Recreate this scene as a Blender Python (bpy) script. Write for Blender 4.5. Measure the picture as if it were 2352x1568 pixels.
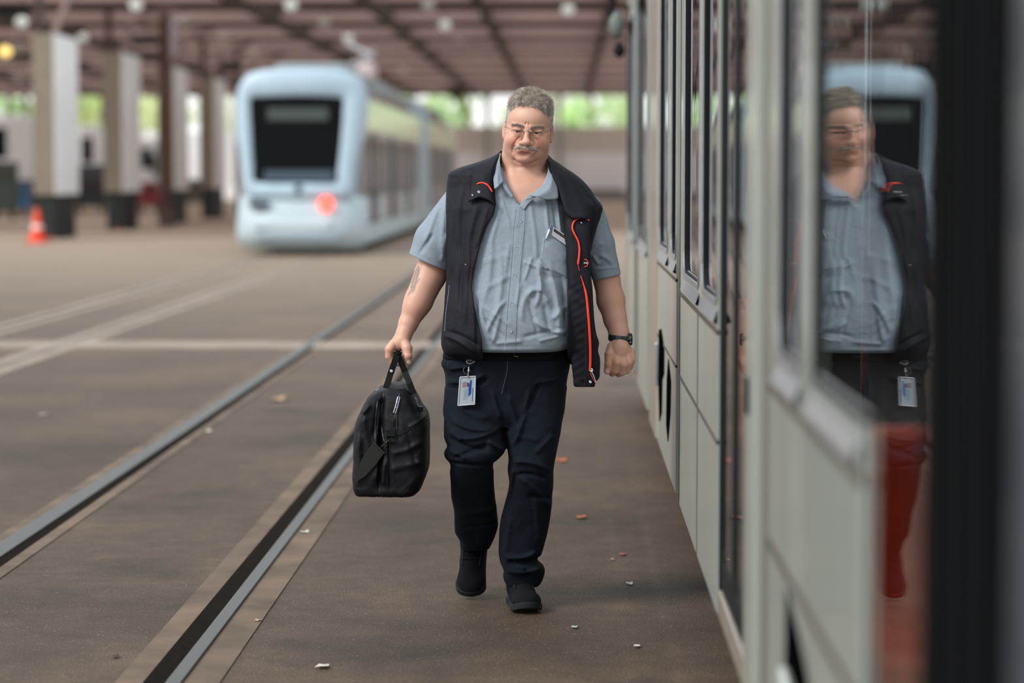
import bpy, math, random
import numpy as np
from mathutils import Vector, Matrix, Euler
random.seed(7); RNG = np.random.default_rng(7)
SC = bpy.context.scene
for o in list(bpy.data.objects): bpy.data.objects.remove(o)

# ------------------------------------------------------------------ camera
W, H = 2352, 1568
LENS = 85.0
FPX = LENS/36.0*W
CAMZ = 1.5
VPU, VPV = 1300.0, 400.0            # vanishing point of the tracks
PITCH = math.atan((H/2-VPV)/FPX)
YAW = math.atan((VPU-W/2)*math.cos(PITCH)/FPX)
cam = bpy.data.cameras.new('camera'); camo = bpy.data.objects.new('camera', cam)
SC.collection.objects.link(camo); SC.camera = camo
camo.location = (0, 0, CAMZ); camo.rotation_euler = (math.pi/2-PITCH, 0, YAW)
cam.lens = LENS; cam.sensor_width = 36; cam.clip_start = .1; cam.clip_end = 1000
cam.dof.use_dof = True; cam.dof.focus_distance = 8.22; cam.dof.aperture_fstop = 1.7
cam.dof.aperture_blades = 0

# ------------------------------------------------------------------ light
wd = bpy.data.worlds.new('sky'); SC.world = wd; wd.use_nodes = True
nt = wd.node_tree; nt.nodes.clear()
wo = nt.nodes.new('ShaderNodeOutputWorld'); bg = nt.nodes.new('ShaderNodeBackground')
tc = nt.nodes.new('ShaderNodeTexCoord'); sx = nt.nodes.new('ShaderNodeSeparateXYZ')
mr = nt.nodes.new('ShaderNodeMapRange'); rp = nt.nodes.new('ShaderNodeValToRGB')
nt.links.new(tc.outputs['Generated'], sx.inputs[0]); nt.links.new(sx.outputs['Z'], mr.inputs['Value'])
mr.inputs['From Min'].default_value = -0.1; mr.inputs['From Max'].default_value = 1.0
rp.color_ramp.elements[0].position = 0.0; rp.color_ramp.elements[0].color = (1.0, 1.0, .97, 1)
rp.color_ramp.elements[1].position = 1.0; rp.color_ramp.elements[1].color = (.80, .90, 1.0, 1)
nt.links.new(mr.outputs[0], rp.inputs[0]); nt.links.new(rp.outputs[0], bg.inputs[0])
bg.inputs[1].default_value = 1.35
nt.links.new(bg.outputs[0], wo.inputs[0])
sun = bpy.data.lights.new('sun', 'SUN'); suno = bpy.data.objects.new('sun', sun); SC.collection.objects.link(suno)
sun.energy = 3.1; sun.angle = math.radians(20); sun.color = (1.0, .96, .9)
SUN_TO = Vector((0.72, 0.50, -0.72))          # a hazy bright sky from behind the camera's left shoulder
suno.rotation_euler = SUN_TO.to_track_quat('-Z', 'Y').to_euler()
SC.view_settings.view_transform = 'Standard'; SC.view_settings.look = 'None'
SC.view_settings.gamma = 1; SC.view_settings.use_curve_mapping = False
SC.view_settings.exposure = 0.0

# ------------------------------------------------------------------ helpers
CM = camo.rotation_euler.to_matrix()
def at(u, v, Y):
    "the point at world depth Y on the line of sight through a pixel"
    d = CM @ Vector(((u-W/2)/FPX, -(v-H/2)/FPX, -1))
    t = Y/d.y
    return Vector((d.x*t, Y, CAMZ+d.z*t))
def ground(u, v):
    d = CM @ Vector(((u-W/2)/FPX, -(v-H/2)/FPX, -1)); t = -CAMZ/d.z
    return Vector((d.x*t, d.y*t, 0))
def hexc(h, a=1.0):
    h = h.lstrip('#'); c = [int(h[i:i+2], 16)/255 for i in (0, 2, 4)]
    return tuple([(x/12.92 if x <= .04045 else ((x+.055)/1.055)**2.4) for x in c]+[a])
def mat(name, col, rough=.6, metal=0, bump=0, bscale=200, vary=0, vscale=3, coat=0, emit=None, estr=0, attr=None, sss=0, spec=.5, sheen=0, stretch=(1,1,1)):
    m = bpy.data.materials.new(name); m.use_nodes = True; n = m.node_tree; b = n.nodes['Principled BSDF']
    c = hexc(col) if isinstance(col, str) else tuple(col)+((1,) if len(col) == 3 else ())
    b.inputs['Base Color'].default_value = c; b.inputs['Roughness'].default_value = rough
    b.inputs['Metallic'].default_value = metal; b.inputs['Specular IOR Level'].default_value = spec
    if coat: b.inputs['Coat Weight'].default_value = coat; b.inputs['Coat Roughness'].default_value = .08
    if sheen: b.inputs['Sheen Weight'].default_value = sheen
    if sss:
        b.inputs['Subsurface Weight'].default_value = sss; b.inputs['Subsurface Radius'].default_value = (.008, .003, .0015)
        b.inputs['Subsurface Scale'].default_value = 1.0
    if emit: b.inputs['Emission Color'].default_value = hexc(emit); b.inputs['Emission Strength'].default_value = estr
    tco = n.nodes.new('ShaderNodeTexCoord'); mp = n.nodes.new('ShaderNodeMapping'); mp.inputs['Scale'].default_value = stretch
    n.links.new(tco.outputs['Object'], mp.inputs[0])
    src = None
    if attr:
        at_ = n.nodes.new('ShaderNodeAttribute'); at_.attribute_name = attr; src = at_.outputs['Color']
    if vary:
        no = n.nodes.new('ShaderNodeTexNoise'); no.inputs['Scale'].default_value = vscale; no.inputs['Detail'].default_value = 6
        n.links.new(mp.outputs[0], no.inputs['Vector'])
        m2 = n.nodes.new('ShaderNodeMapRange'); m2.inputs['From Min'].default_value = .3; m2.inputs['From Max'].default_value = .7
        m2.inputs['To Min'].default_value = 1-vary; m2.inputs['To Max'].default_value = 1+vary
        n.links.new(no.outputs['Fac'], m2.inputs['Value'])
        mx = n.nodes.new('ShaderNodeMix'); mx.data_type = 'RGBA'; mx.blend_type = 'MULTIPLY'; mx.inputs['Factor'].default_value = 1
        mx.inputs['A'].default_value = c
        if src: n.links.new(src, mx.inputs['A'])
        n.links.new(m2.outputs[0], mx.inputs['B']); src = mx.outputs['Result']
    if src: n.links.new(src, b.inputs['Base Color'])
    if bump:
        no = n.nodes.new('ShaderNodeTexNoise'); no.inputs['Scale'].default_value = bscale; no.inputs['Detail'].default_value = 3
        n.links.new(mp.outputs[0], no.inputs['Vector'])
        bp = n.nodes.new('ShaderNodeBump'); bp.inputs['Strength'].default_value = bump; bp.inputs['Distance'].default_value = .002
        n.links.new(no.outputs['Fac'], bp.inputs['Height']); n.links.new(bp.outputs[0], b.inputs['Normal'])
    return m
def glass_mat(name, tint=(.5, .55, .55), ior=1.5, gloss_col=(1, 1, 1), bend=0.0, base=0.0):
    m = bpy.data.materials.new(name); m.use_nodes = True; n = m.node_tree; n.nodes.clear()
    o = n.nodes.new('ShaderNodeOutputMaterial'); mx = n.nodes.new('ShaderNodeMixShader'); fr = n.nodes.new('ShaderNodeFresnel')
    tr = n.nodes.new('ShaderNodeBsdfTransparent'); gl = n.nodes.new('ShaderNodeBsdfGlossy')
    tr.inputs[0].default_value = tint+(1,); gl.inputs[0].default_value = gloss_col+(1,); gl.inputs['Roughness'].default_value = 0.0
    fr.inputs['IOR'].default_value = ior
    if bend:
        tco = n.nodes.new('ShaderNodeTexCoord'); mp = n.nodes.new('ShaderNodeMapping'); mp.inputs['Scale'].default_value = (1, 3.0, .35)
        no = n.nodes.new('ShaderNodeTexNoise'); no.inputs['Scale'].default_value = 1.6; no.inputs['Detail'].default_value = 1
        bp = n.nodes.new('ShaderNodeBump'); bp.inputs['Strength'].default_value = bend; bp.inputs['Distance'].default_value = .02
        n.links.new(tco.outputs['Object'], mp.inputs[0]); n.links.new(mp.outputs[0], no.inputs['Vector'])
        n.links.new(no.outputs['Fac'], bp.inputs['Height']); n.links.new(bp.outputs[0], gl.inputs['Normal'])
    mr_ = n.nodes.new('ShaderNodeMapRange'); mr_.inputs['To Min'].default_value = base; mr_.inputs['To Max'].default_value = 1.0
    n.links.new(fr.outputs[0], mr_.inputs['Value']); n.links.new(mr_.outputs[0], mx.inputs[0]); n.links.new(tr.outputs[0], mx.inputs[1]); n.links.new(gl.outputs[0], mx.inputs[2])
    n.links.new(mx.outputs[0], o.inputs[0]); return m

class MB:
    def __init__(s): s.v = []; s.f = []
    def add(s, vs, fs):
        b = len(s.v); s.v += [tuple(p) for p in vs]; s.f += [tuple(b+i for i in q) for q in fs]; return s
    def box(s, x0, x1, y0, y1, z0, z1, bev=0):
        if x0 > x1: x0, x1 = x1, x0
        if y0 > y1: y0, y1 = y1, y0
        if z0 > z1: z0, z1 = z1, z0
        if bev <= 0:
            return s.add([(x, y, z) for x in (x0, x1) for y in (y0, y1) for z in (z0, z1)],
                     [(0,1,3,2),(4,6,7,5),(0,4,5,1),(2,3,7,6),(0,2,6,4),(1,5,7,3)])
        bev = min(bev, (x1-x0)*.45, (y1-y0)*.45, (z1-z0)*.45)
        import bmesh
        bm = bmesh.new(); r = bmesh.ops.create_cube(bm, size=1)
        for v in bm.verts:
            v.co = Vector(((x0+x1)/2+v.co.x*(x1-x0), (y0+y1)/2+v.co.y*(y1-y0), (z0+z1)/2+v.co.z*(z1-z0)))
        bmesh.ops.bevel(bm, geom=list(bm.edges), offset=bev, segments=3, affect='EDGES', profile=.5)
        bm.verts.index_update(); s.add([v.co.copy() for v in bm.verts], [[v.index for v in f.verts] for f in bm.faces]); bm.free(); return s
    def tube(s, pts, r, n=10, cap=True, flat=1.0):
        pts = [Vector(p) for p in pts]; rs = r if hasattr(r, '__len__') else [r]*len(pts)
        vs = []; up = None
        for i, p in enumerate(pts):
            t = (pts[min(i+1, len(pts)-1)]-pts[max(i-1, 0)]).normalized()
            if up is None:
                up = t.orthogonal().normalized()
            up = (up-t*up.dot(t)).normalized(); sd = t.cross(up)
            for k in range(n):
                a = 2*math.pi*k/n; vs.append(p+up*math.cos(a)*rs[i]+sd*math.sin(a)*rs[i]*flat)
        fs = [(i*n+k, i*n+(k+1) % n, (i+1)*n+(k+1) % n, (i+1)*n+k) for i in range(len(pts)-1) for k in range(n)]
        if cap: fs += [tuple(range(n))[::-1], tuple((len(pts)-1)*n+k for k in range(n))]
        return s.add(vs, fs)
    def bar(s, a, b, w, h):
        a = Vector(a); b = Vector(b); t = (b-a).normalized()
        up = Vector((0, 0, 1)); 
        if abs(t.z) > .95: up = Vector((0, 1, 0))
        sd = t.cross(up).normalized(); up = sd.cross(t).normalized()
        vs = [p+sd*x*w/2+up*y*h/2 for p in (a, b) for x, y in ((-1,-1),(1,-1),(1,1),(-1,1))]
        return s.add(vs, [(0,3,2,1),(4,5,6,7),(0,1,5,4),(1,2,6,5),(2,3,7,6),(3,0,4,7)])
    def lathe(s, prof, c, n=20, axis='z'):
        vs = []; 
        for r, h in prof:
            for k in range(n):
                a = 2*math.pi*k/n; x, y = math.cos(a)*r, math.sin(a)*r
                if axis == 'z': vs.append((c[0]+x, c[1]+y, c[2]+h))
                elif axis == 'y': vs.append((c[0]+x, c[1]+h, c[2]-y))
                else: vs.append((c[0]+h, c[1]+x, c[2]+y))
        m = len(prof)
        fs = [(i*n+k, i*n+(k+1) % n, (i+1)*n+(k+1) % n, (i+1)*n+k) for i in range(m-1) for k in range(n)]
        fs += [tuple(range(n))[::-1], tuple((m-1)*n+k for k in range(n))]
        return s.add(vs, fs)
    def prism(s, poly, fn, a, b):
        "poly in 2D, fn(p, depth) -> point, between depths a and b"
        n = len(poly); vs = [fn(p, a) for p in poly]+[fn(p, b) for p in poly]
        fs = [tuple(range(n)), tuple(range(2*n-1, n-1, -1))]+[(i, n+i, n+(i+1) % n, (i+1) % n) for i in range(n)]
        return s.add(vs, fs)
    def sphere(s, c, r, n=12, m=8, sc=(1, 1, 1)):
        vs = [(c[0], c[1], c[2]+r*sc[2])]
        for i in range(1, m):
            t = math.pi*i/m
            for k in range(n):
                a = 2*math.pi*k/n; vs.append((c[0]+r*sc[0]*math.sin(t)*math.cos(a), c[1]+r*sc[1]*math.sin(t)*math.sin(a), c[2]+r*sc[2]*math.cos(t)))
        vs.append((c[0], c[1], c[2]-r*sc[2]))
        fs = [(0, 1+k, 1+(k+1) % n) for k in range(n)]
        for i in range(m-2): fs += [(1+i*n+k, 1+(i+1)*n+k, 1+(i+1)*n+(k+1) % n, 1+i*n+(k+1) % n) for k in range(n)]
        l = len(vs)-1; fs += [(l, l-n+(k+1) % n, l-n+k) for k in range(n)]
        return s.add(vs, fs)
    def build(s, name, m, parent=None, smooth=False, bevel=0, solid=0, fix=True):
        me = bpy.data.meshes.new(name); me.from_pydata(s.v, [], s.f)
        if fix:
            import bmesh
            bm = bmesh.new(); bm.from_mesh(me); bmesh.ops.recalc_face_normals(bm, faces=bm.faces); bm.to_mesh(me); bm.free()
        me.materials.append(m)
        if smooth: me.polygons.foreach_set('use_smooth', [True]*len(me.polygons))
        o = bpy.data.objects.new(name, me); SC.collection.objects.link(o)
        if solid:
            md = o.modifiers.new('solid', 'SOLIDIFY'); md.thickness = solid; md.offset = 0
        if bevel:
            md = o.modifiers.new('bevel', 'BEVEL'); md.width = bevel; md.segments = 2; md.limit_method = 'ANGLE'
        if parent: o.parent = parent
        return o
def tag(o, label, cat, group=None, kind=None):
    o['label'] = label
    if cat: o['category'] = cat
    if group: o['group'] = group
    if kind: o['kind'] = kind
    return o
def empty(name, loc=(0, 0, 0)):
    o = bpy.data.objects.new(name, None); SC.collection.objects.link(o); o.empty_display_size = .1
    return o          # parts carry world coordinates, so the empty stays at the origin until placed
def struct(o): o['kind'] = 'structure'; return o
def kids(o): return [c for c in bpy.data.objects if c.parent == o]
def copy_tree(o, parent=None):
    c = o.copy(); SC.collection.objects.link(c)
    if parent: c.parent = parent
    for ch in kids(o): copy_tree(ch, c)
    return c
def rrect(x0, x1, z0, z1, r, n=5):
    r4 = r if hasattr(r, '__len__') else (r,)*4; out = []
    for (cx, cz, a0, rr) in ((x1-r4[0], z0+r4[0], -90, r4[0]), (x1-r4[1], z1-r4[1], 0, r4[1]), (x0+r4[2], z1-r4[2], 90, r4[2]), (x0+r4[3], z0+r4[3], 180, r4[3])):
        for k in range(n+1):
            a = math.radians(a0+90*k/n); out.append((cx+rr*math.cos(a), cz+rr*math.sin(a)))
    return out
XZ = lambda p, d: (p[0], d, p[1])
YZ = lambda p, d: (d, p[0], p[1])

# ------------------------------------------------------------------ ground
def ground_material():
    m = bpy.data.materials.new('asphalt'); m.use_nodes = True; n = m.node_tree; b = n.nodes['Principled BSDF']; L = n.links.new
    b.inputs['Roughness'].default_value = .72; b.inputs['Specular IOR Level'].default_value = .35
    tco = n.nodes.new('ShaderNodeTexCoord')
    def noise(sc, det=5, rough=.6):
        x = n.nodes.new('ShaderNodeTexNoise'); x.inputs['Scale'].default_value = sc; x.inputs['Detail'].default_value = det; x.inputs['Roughness'].default_value = rough
        L(tco.outputs['Object'], x.inputs['Vector']); return x.outputs['Fac']
    def ramp(fac, stops):
        r = n.nodes.new('ShaderNodeValToRGB'); e = r.color_ramp.elements
        e[0].position, e[0].color = stops[0][0], stops[0][1]; e[1].position, e[1].color = stops[1][0], stops[1][1]
        for p, c in stops[2:]:
            x = e.new(p); x.color = c
        L(fac, r.inputs[0]); return r.outputs[0]
    def mix(a, c, f, bt='MIX'):
        x = n.nodes.new('ShaderNodeMix'); x.data_type = 'RGBA'; x.blend_type = bt
        if isinstance(f, float): x.inputs['Factor'].default_value = f
        else: L(f, x.inputs['Factor'])
        L(a, x.inputs['A'])
        if isinstance(c, tuple): x.inputs['B'].default_value = c
        else: L(c, x.inputs['B'])
        return x.outputs['Result']
    base = ramp(noise(.55, 6), [(.35, hexc('#3e3126')), (.66, hexc('#5a493a'))])
    stain = ramp(noise(.9, 4, .5), [(.57, (0, 0, 0, 1)), (.70, (1, 1, 1, 1))])
    base = mix(base, hexc('#372e27'), stain)
    mid = ramp(noise(7, 5, .65), [(.34, (.80, .79, .78, 1)), (.66, (1.2, 1.2, 1.19, 1))])
    base = mix(base, mid, 1.0, 'MULTIPLY')
    fine = ramp(noise(150, 3, .75), [(.34, (.35, .34, .33, 1)), (.66, (1.75, 1.72, 1.68, 1))])
    base = mix(base, fine, 1.0, 'MULTIPLY')
    spk = n.nodes.new('ShaderNodeTexVoronoi'); spk.inputs['Scale'].default_value = 70; L(tco.outputs['Object'], spk.inputs['Vector'])
    dots = ramp(spk.outputs['Distance'], [(.0, (1, 1, 1, 1)), (.26, (0, 0, 0, 1))])
    sel = ramp(noise(45, 2), [(.50, (0, 0, 0, 1)), (.60, (1, 1, 1, 1))])
    mk = mix(dots, sel, 1.0, 'MULTIPLY')
    base = mix(base, hexc('#a09284'), mk)
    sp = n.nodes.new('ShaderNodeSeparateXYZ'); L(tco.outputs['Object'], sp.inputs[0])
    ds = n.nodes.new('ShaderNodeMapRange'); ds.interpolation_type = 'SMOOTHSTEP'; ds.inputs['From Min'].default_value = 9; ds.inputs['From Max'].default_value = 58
    L(sp.outputs['Y'], ds.inputs['Value'])                  # paler with distance: grazing sheen and haze put into the colour
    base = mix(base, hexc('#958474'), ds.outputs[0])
    L(base, b.inputs['Base Color'])
    bp = n.nodes.new('ShaderNodeBump'); bp.inputs['Strength'].default_value = .9; bp.inputs['Distance'].default_value = .006
    L(noise(130, 4, .7), bp.inputs['Height']); L(bp.outputs[0], b.inputs['Normal'])
    return m
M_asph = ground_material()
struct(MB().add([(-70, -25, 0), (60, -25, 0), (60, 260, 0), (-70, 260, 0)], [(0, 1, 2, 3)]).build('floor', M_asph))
M_conc = mat('concrete_strip', '#665649', .85, spec=.3, vary=.35, vscale=3.5, bump=.6, bscale=220)
M_rail = mat('rail_steel', '#4d4d4b', .45, metal=.8, vary=.18, vscale=5, stretch=(1, .1, 1))
M_groove = mat('rail_groove', '#150f0b', .95, spec=.05, vary=.5, vscale=40, bump=.8, bscale=120)
M_bed2 = mat('pale_rail_bed', '#8b7c6f', .85, spec=.3, vary=.15, vscale=1.5)
def rail(x_head0, x_head1, x_g0, x_g1, x_c0, x_c1, label):
    y0, y1 = -10, 135
    r = empty('tram_rail'); tag(r, label, 'rail', 'grooved tram rails set flush in the yard floor')
    MB().box(x_c0, x_c1, y0, y1, -.05, .004).build('concrete_bed', M_bed2 if x_c0 < -4 else M_conc, r)
    MB().box(x_head0, x_head1, y0, y1, -.05, .013, .004).build('rail_head', M_rail, r)
    MB().box(x_g0, x_g1, y0, y1, -.05, .0065).build('flange_groove', M_groove, r)
    return r
rail(-2.292, -2.206, -2.206, -2.160, -2.355, -2.10, 'polished rail crossing the left foreground, farther of the near pair from the man')
rail(-1.176, -1.128, -1.245, -1.176, -1.33, -1.02, 'rail with a wide dark groove, nearer of the near pair to the man')
rail(-5.50, -5.47, -5.47, -5.45, -5.66, -5.30, 'rail under the far tram, farther one from the man')
rail(-4.42, -4.39, -4.44, -4.42, -4.58, -4.24, 'rail under the far tram, nearer one to the man')
M_strip = mat('pale_floor_strip', '#8f8072', .85, vary=.2, vscale=1.5)
o = MB().box(-40, -.9, 20.75, 21.5, -.04, .008).build('concrete_strip', M_strip)
tag(o, 'pale concrete strip running across the yard behind the man', 'floor strip')
# ------------------------------------------------------------------ fallen leaves and litter
M_leafs = [mat('leaf_orange', '#b5623f', .7), mat('leaf_red', '#8a4a3a', .7), mat('leaf_pale', '#c9c2b4', .7), mat('leaf_tan', '#a08468', .7), mat('leaf_dark', '#352a24', .8), mat('leaf_green', '#9db7a4', .7)]
leafs = [(1335,1190,22,0,'orange fallen leaf on the asphalt to the right of the man\'s knees'), (1430,1275,14,1,'small reddish leaf on the asphalt near the tram skirt'),
 (1446,1343,15,2,'pale curled scrap on the asphalt level with the man\'s shoes'), (1463,1487,14,2,'white scrap on the asphalt close to the tram, lower right of the shoes'),
 (742,1533,26,2,'pale curled leaf on the asphalt at the bottom left of the shoes'), (1320,1443,14,5,'thin greenish scrap on the asphalt just right of the front shoe'),
 (640,920,34,3,'tan leaf on the asphalt between the two near rails, beside the bag'), (1290,1060,24,0,'blurred pinkish leaf on the asphalt behind the man\'s knee'),
 (592,1428,13,3,'small tan leaf right of the dark grooved rail'), (265,1510,15,4,'dark crumpled leaf on the asphalt between the near rails'),
 (1407,1287,8,3,'tiny tan crumb left of the small reddish leaf'), (700,1225,18,2,'pale scrap lying on the edge of the nearer rail bed'),
 (480,992,14,2,'small whitish blob on the asphalt beside the farther near rail'), (100,955,18,2,'whitish crumb far out in the left foreground')]
for (u, v, wd_, ci, lab) in leafs:
    g = ground(u, v); s = wd_/FPX*g.y/2*1.5
    mb = MB(); n = 9; a0 = random.uniform(0, 3.1)
    rim = []
    for k in range(n):
        a = 2*math.pi*k/n; rr = s*(1 if k % 2 else .72)*random.uniform(.8, 1.1)
        x, y = rr*math.cos(a), rr*.6*math.sin(a)
        rim.append((g.x+x*math.cos(a0*.2)-y*math.sin(a0*.2), g.y+y*2.2+x*math.sin(a0*.2), .004+.5*s*random.uniform(.1, .8)))
    mb.add(rim+[(g.x, g.y, .006+.1*s)], [(k, (k+1) % n, n) for k in range(n)])
    o = mb.build('fallen_leaf', M_leafs[ci], solid=.0012); tag(o, lab, 'leaf', 'leaves and scraps lying on the asphalt')
# ------------------------------------------------------------------ the tram standing on the right
def ring(mb, po, pi_, fn, a, b):
    n = len(po); vs = [fn(p, a) for p in po]+[fn(p, a) for p in pi_]+[fn(p, b) for p in po]+[fn(p, b) for p in pi_]
    fs = []
    for i in range(n):
        j = (i+1) % n
        fs += [(i, j, n+j, n+i), (2*n+i, 3*n+i, 3*n+j, 2*n+j), (i, 2*n+i, 2*n+j, j), (n+i, n+j, 3*n+j, 3*n+i)]
    return mb.add(vs, fs)
M_body = mat('tram_white_paint', '#a0a69f', .28, coat=.5, vary=.10, vscale=1.6, stretch=(1, 2.5, .6), bump=.05, bscale=30)
M_body2 = mat('tram_pillar_paint', '#8a8176', .38, coat=.35, vary=.12, vscale=2, stretch=(1, 2, .2))
M_rub = mat('black_rubber', '#0c0e10', .7, spec=.2, vary=.2, vscale=20)
M_alu = mat('aluminium_trim', '#a7a8ac', .33, metal=.7, vary=.1, vscale=20)
M_slot = mat('dark_hatch_opening', '#060706', .95, spec=0)
M_seat = mat('orange_seat_shell', '#d2431c', .45, vary=.08, vscale=4)
M_int = mat('tram_interior_panel', '#4a4d50', .7, vary=.1)
M_dark = mat('tram_dark_lining', '#15171a', .8)
M_floorb = mat('tram_floor_cover', '#3c352f', .6, vary=.3, vscale=14, stretch=(1, .1, 1))
M_gl = glass_mat('tram_window_glass', (.85, .86, .86), 2.2, (.94, .98, 1.0), bend=.03, base=.06)
M_bel = mat('bellows_rubber', '#050608', .95, spec=.1, vary=.35, vscale=6, stretch=(1, 4, .3))
M_groove2 = mat('panel_seam', '#4a423c', .8)
M_chrome = mat('chrome', '#c8ccd0', .15, metal=1)
XP, XG, XB = .397, .409, 2.65
def U(u): return XP*FPX/(u-VPU)      # depth along the tram side of a picture column
T = empty('tram'); tag(T, 'pale grey tram filling the right side, its windows mirroring the man', 'tram')
ZB, ZT, ZS = .352, 3.3, 1.165
def pane(y0, y1, z0, z1, name, par): return MB().add([(XG, y0, z0), (XG, y1, z0), (XG, y1, z1), (XG, y0, z1)], [(3, 2, 1, 0)]).build(name, M_gl, par, fix=False)
holes = []      # (y0, y1, z0, z1)
def window(y0, y1, z0=ZS, z1=2.45, r=.07, sill=True):
    holes.append((y0, y1, z0, z1))
    if z1 > 2.49:          # the pane beside the door runs on without a jamb on our side
        f = MB().box(XP+.003, XG+.002, y1-.012, y1, z0, z1).box(XP+.003, XG+.002, y0, y1, z0, z0+.012).build('window_gasket', M_rub, T)
        MB().add([(XP-.012, y0, z0-.052), (XP-.012, y1, z0-.052), (XG, y1, z0+.016), (XG, y0, z0+.016), (XP+.004, y0, z0-.06), (XP+.004, y1, z0-.06)], [(0, 1, 2, 3), (0, 4, 5, 1)]).build('window_sill', M_alu, f)
        pane(y0, y1-.004, z0, z1, 'window_pane', T); return
    ro, ri = rrect(y0, y1, z0, z1, .002), rrect(y0+.012, y1-.012, z0+.012, z1-.012, r)
    f = ring(MB(), ro, ri, YZ, XP+.003, XG+.002).build('window_gasket', M_rub, T)
    rt, ru = rrect(y0-.012, y1+.012, z0-.012, z1+.012, r+.02), rrect(y0+.006, y1-.006, z0+.006, z1-.006, r)
    ring(MB(), rt, ru, YZ, XP-.003, XP+.006).build('window_trim', M_alu, f)
    if sill:
        MB().add([(XP-.012, y0, z0-.052), (XP-.012, y1, z0-.052), (XG, y1, z0+.016), (XG, y0, z0+.016), (XP+.004, y0, z0-.06), (XP+.004, y1, z0-.06)],
                 [(0, 1, 2, 3), (0, 4, 5, 1)]).build('window_sill', M_alu, f)
    pane(y0+.004, y1-.004, z0+.004, z1-.004, 'window_pane', T)
def side(name, y0, y1, m, wins, zb=ZB, xp=XP, th=.045):
    "one stretch of outer wall with its windows cut out"
    mb = MB(); ys = y0
    for (a, b, c, d) in sorted(wins):
        if a-ys > .001: mb.box(xp, xp+th, ys, a, zb, ZT)
        mb.box(xp, xp+th, a, b, zb, c); mb.box(xp, xp+th, a, b, d, ZT); ys = b
    if y1-ys > .001: mb.box(xp, xp+th, ys, y1, zb, ZT)
    return mb.build(name, m, T)
def win_section(name, y0, y1, m, ws, **k):
    n0 = len(holes)
    for w in ws: window(*w)
    return side(name, y0, y1, m, holes[n0:], **k)
def seam(y0, y1, z, w=.012):
    return MB().box(XP-.0025, XP+.004, y0, y1, z-w/2, z+w/2).build('panel_seam', M_groove2, T)
def vseam(y, z0, z1, w=.008):
    return MB().box(XP-.002, XP+.004, y-w/2, y+w/2, z0, z1).build('panel_seam', M_groove2, T)
def door(y0, y1, zb=.42):
    "double glass door: two leaves with rubber edges"
    ym = (y0+y1)/2
    MB().box(XP+.004, XP+.05, y0-.03, y0, zb-.05, ZT).build('door_post', M_rub, T)
    MB().box(XP+.004, XP+.05, y1, y1+.03, zb-.05, ZT).build('door_post', M_rub, T)
    MB().box(XP, XP+.05, y0-.02, y1+.02, ZB, zb-.03, .006).build('door_sill', M_body2, T)
    for a, b in ((y0, ym-.005), (ym+.005, y1)):
        d = ring(MB(), rrect(a, b, zb-.02, 2.5, .004), rrect(a+.05, b-.05, zb+.05, 2.42, .05), YZ, XG-.004, XG+.004).build('door', M_rub, T)
        pane(a+.02, b-.02, zb+.02, 2.45, 'door_glass', d)
    MB().box(XP, XP+.045, y0-.03, y1+.03, 2.5, ZT).build('door_header', M_body, T)
# near end: blue-grey panel, bellows, door leaf, window bay
MB().box(XP-.006, XP+.05, -1.6, U(2345), ZB, ZT, .01).build('side_panel', mat('tram_blue_panel', '#324250', .3, coat=.4), T)
mb = MB(); n = 9; e0, e1 = U(2338), U(2104)
for k in range(n):
    a = e0+(e1-e0)*k/n; b = e0+(e1-e0)*(k+1)/n
    mb.box(XP+.004+.02*(k % 2), XP+.1, a, b, .3, ZT, .02)
mb.build('bellows', M_bel, T)
g0, g1 = U(2100), U(1982)
d = ring(MB(), rrect(g0, g1, .36, 2.6, .004), rrect(g0+.004, g1-.002, .45, 2.55, .02), YZ, XG-.002, XG+.002).build('door', M_rub, T)
pane(g0+.002, g1-.001, .40, 2.58, 'door_glass', d)
MB().box(XP, XP+.045, g0, g1, 2.6, ZT).build('door_header', M_body, T)
s0, s1 = U(1980), U(1768)
win_section('side_wall', s0, s1, M_body, [(s0, U(1862), 1.165, 2.5), (U(1839), U(1787), 1.165)], th=.012)
seam(s0, s1, 1.088, .016); seam(s0, s1, .785, .02)
# hatch openings in the skirt
def hatch(pts, extra=None):
    h = MB().prism(pts, YZ, XP-.003, XP+.004).build('hatch_opening', M_slot, T)
    if extra: MB().tube(extra, [.012, .016, .012], 8).build('hatch_hose', M_body, h)
hatch([(U(1814), .76), (U(1840), .72), (U(1862), .68), (U(1890), .60), (U(1886), .48), (U(1850), .42), (U(1820), .46), (U(1812), .58)], [(XP-.01, U(1820), .62), (XP-.015, U(1848), .60), (XP-.01, U(1870), .44)])
MB().box(XP+.015, XP+.05, s1, U(1737), ZB, ZT).build('door_pocket', mat('door_pocket_brown', '#473c35', .35, coat=.5), T)
MB().box(XP-.002, XP+.03, U(1736), U(1714), ZB, ZT, .004).build('pillar', M_body, T)
door(U(1712), U(1653), .45)
MB().box(XP-.006, XP+.004, U(1724), U(1718), .98, 1.06, .004).build('door_button', M_rub, T)
w0, w1 = U(1650), U(1563)
win_section('side_wall', w0, w1, M_body, [(w0+.03, U(1612), ZS), (U(1606), U(1570), ZS)], th=.012)
seam(w0, w1, 1.088, .014); seam(w0, w1, .80, .012); vseam(U(1604), ZB, 1.08)
mb = MB(); e0, e1 = U(1562), U(1556)
for k in range(4): mb.box(XP+.006+.012*(k % 2), XP+.1, e0+(e1-e0)*k/4, e0+(e1-e0)*(k+1)/4, .34, ZT, .01)
mb.build('bellows', M_bel, T)
w0, w1 = U(1554), U(1511)
win_section('side_wall', w0, w1, M_body, [(w0+.04, U(1541), 1.2), (U(1534), U(1514), 1.2)], th=.012)
seam(w0, w1, 1.12, .012); seam(w0, w1, .81, .01)
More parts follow.
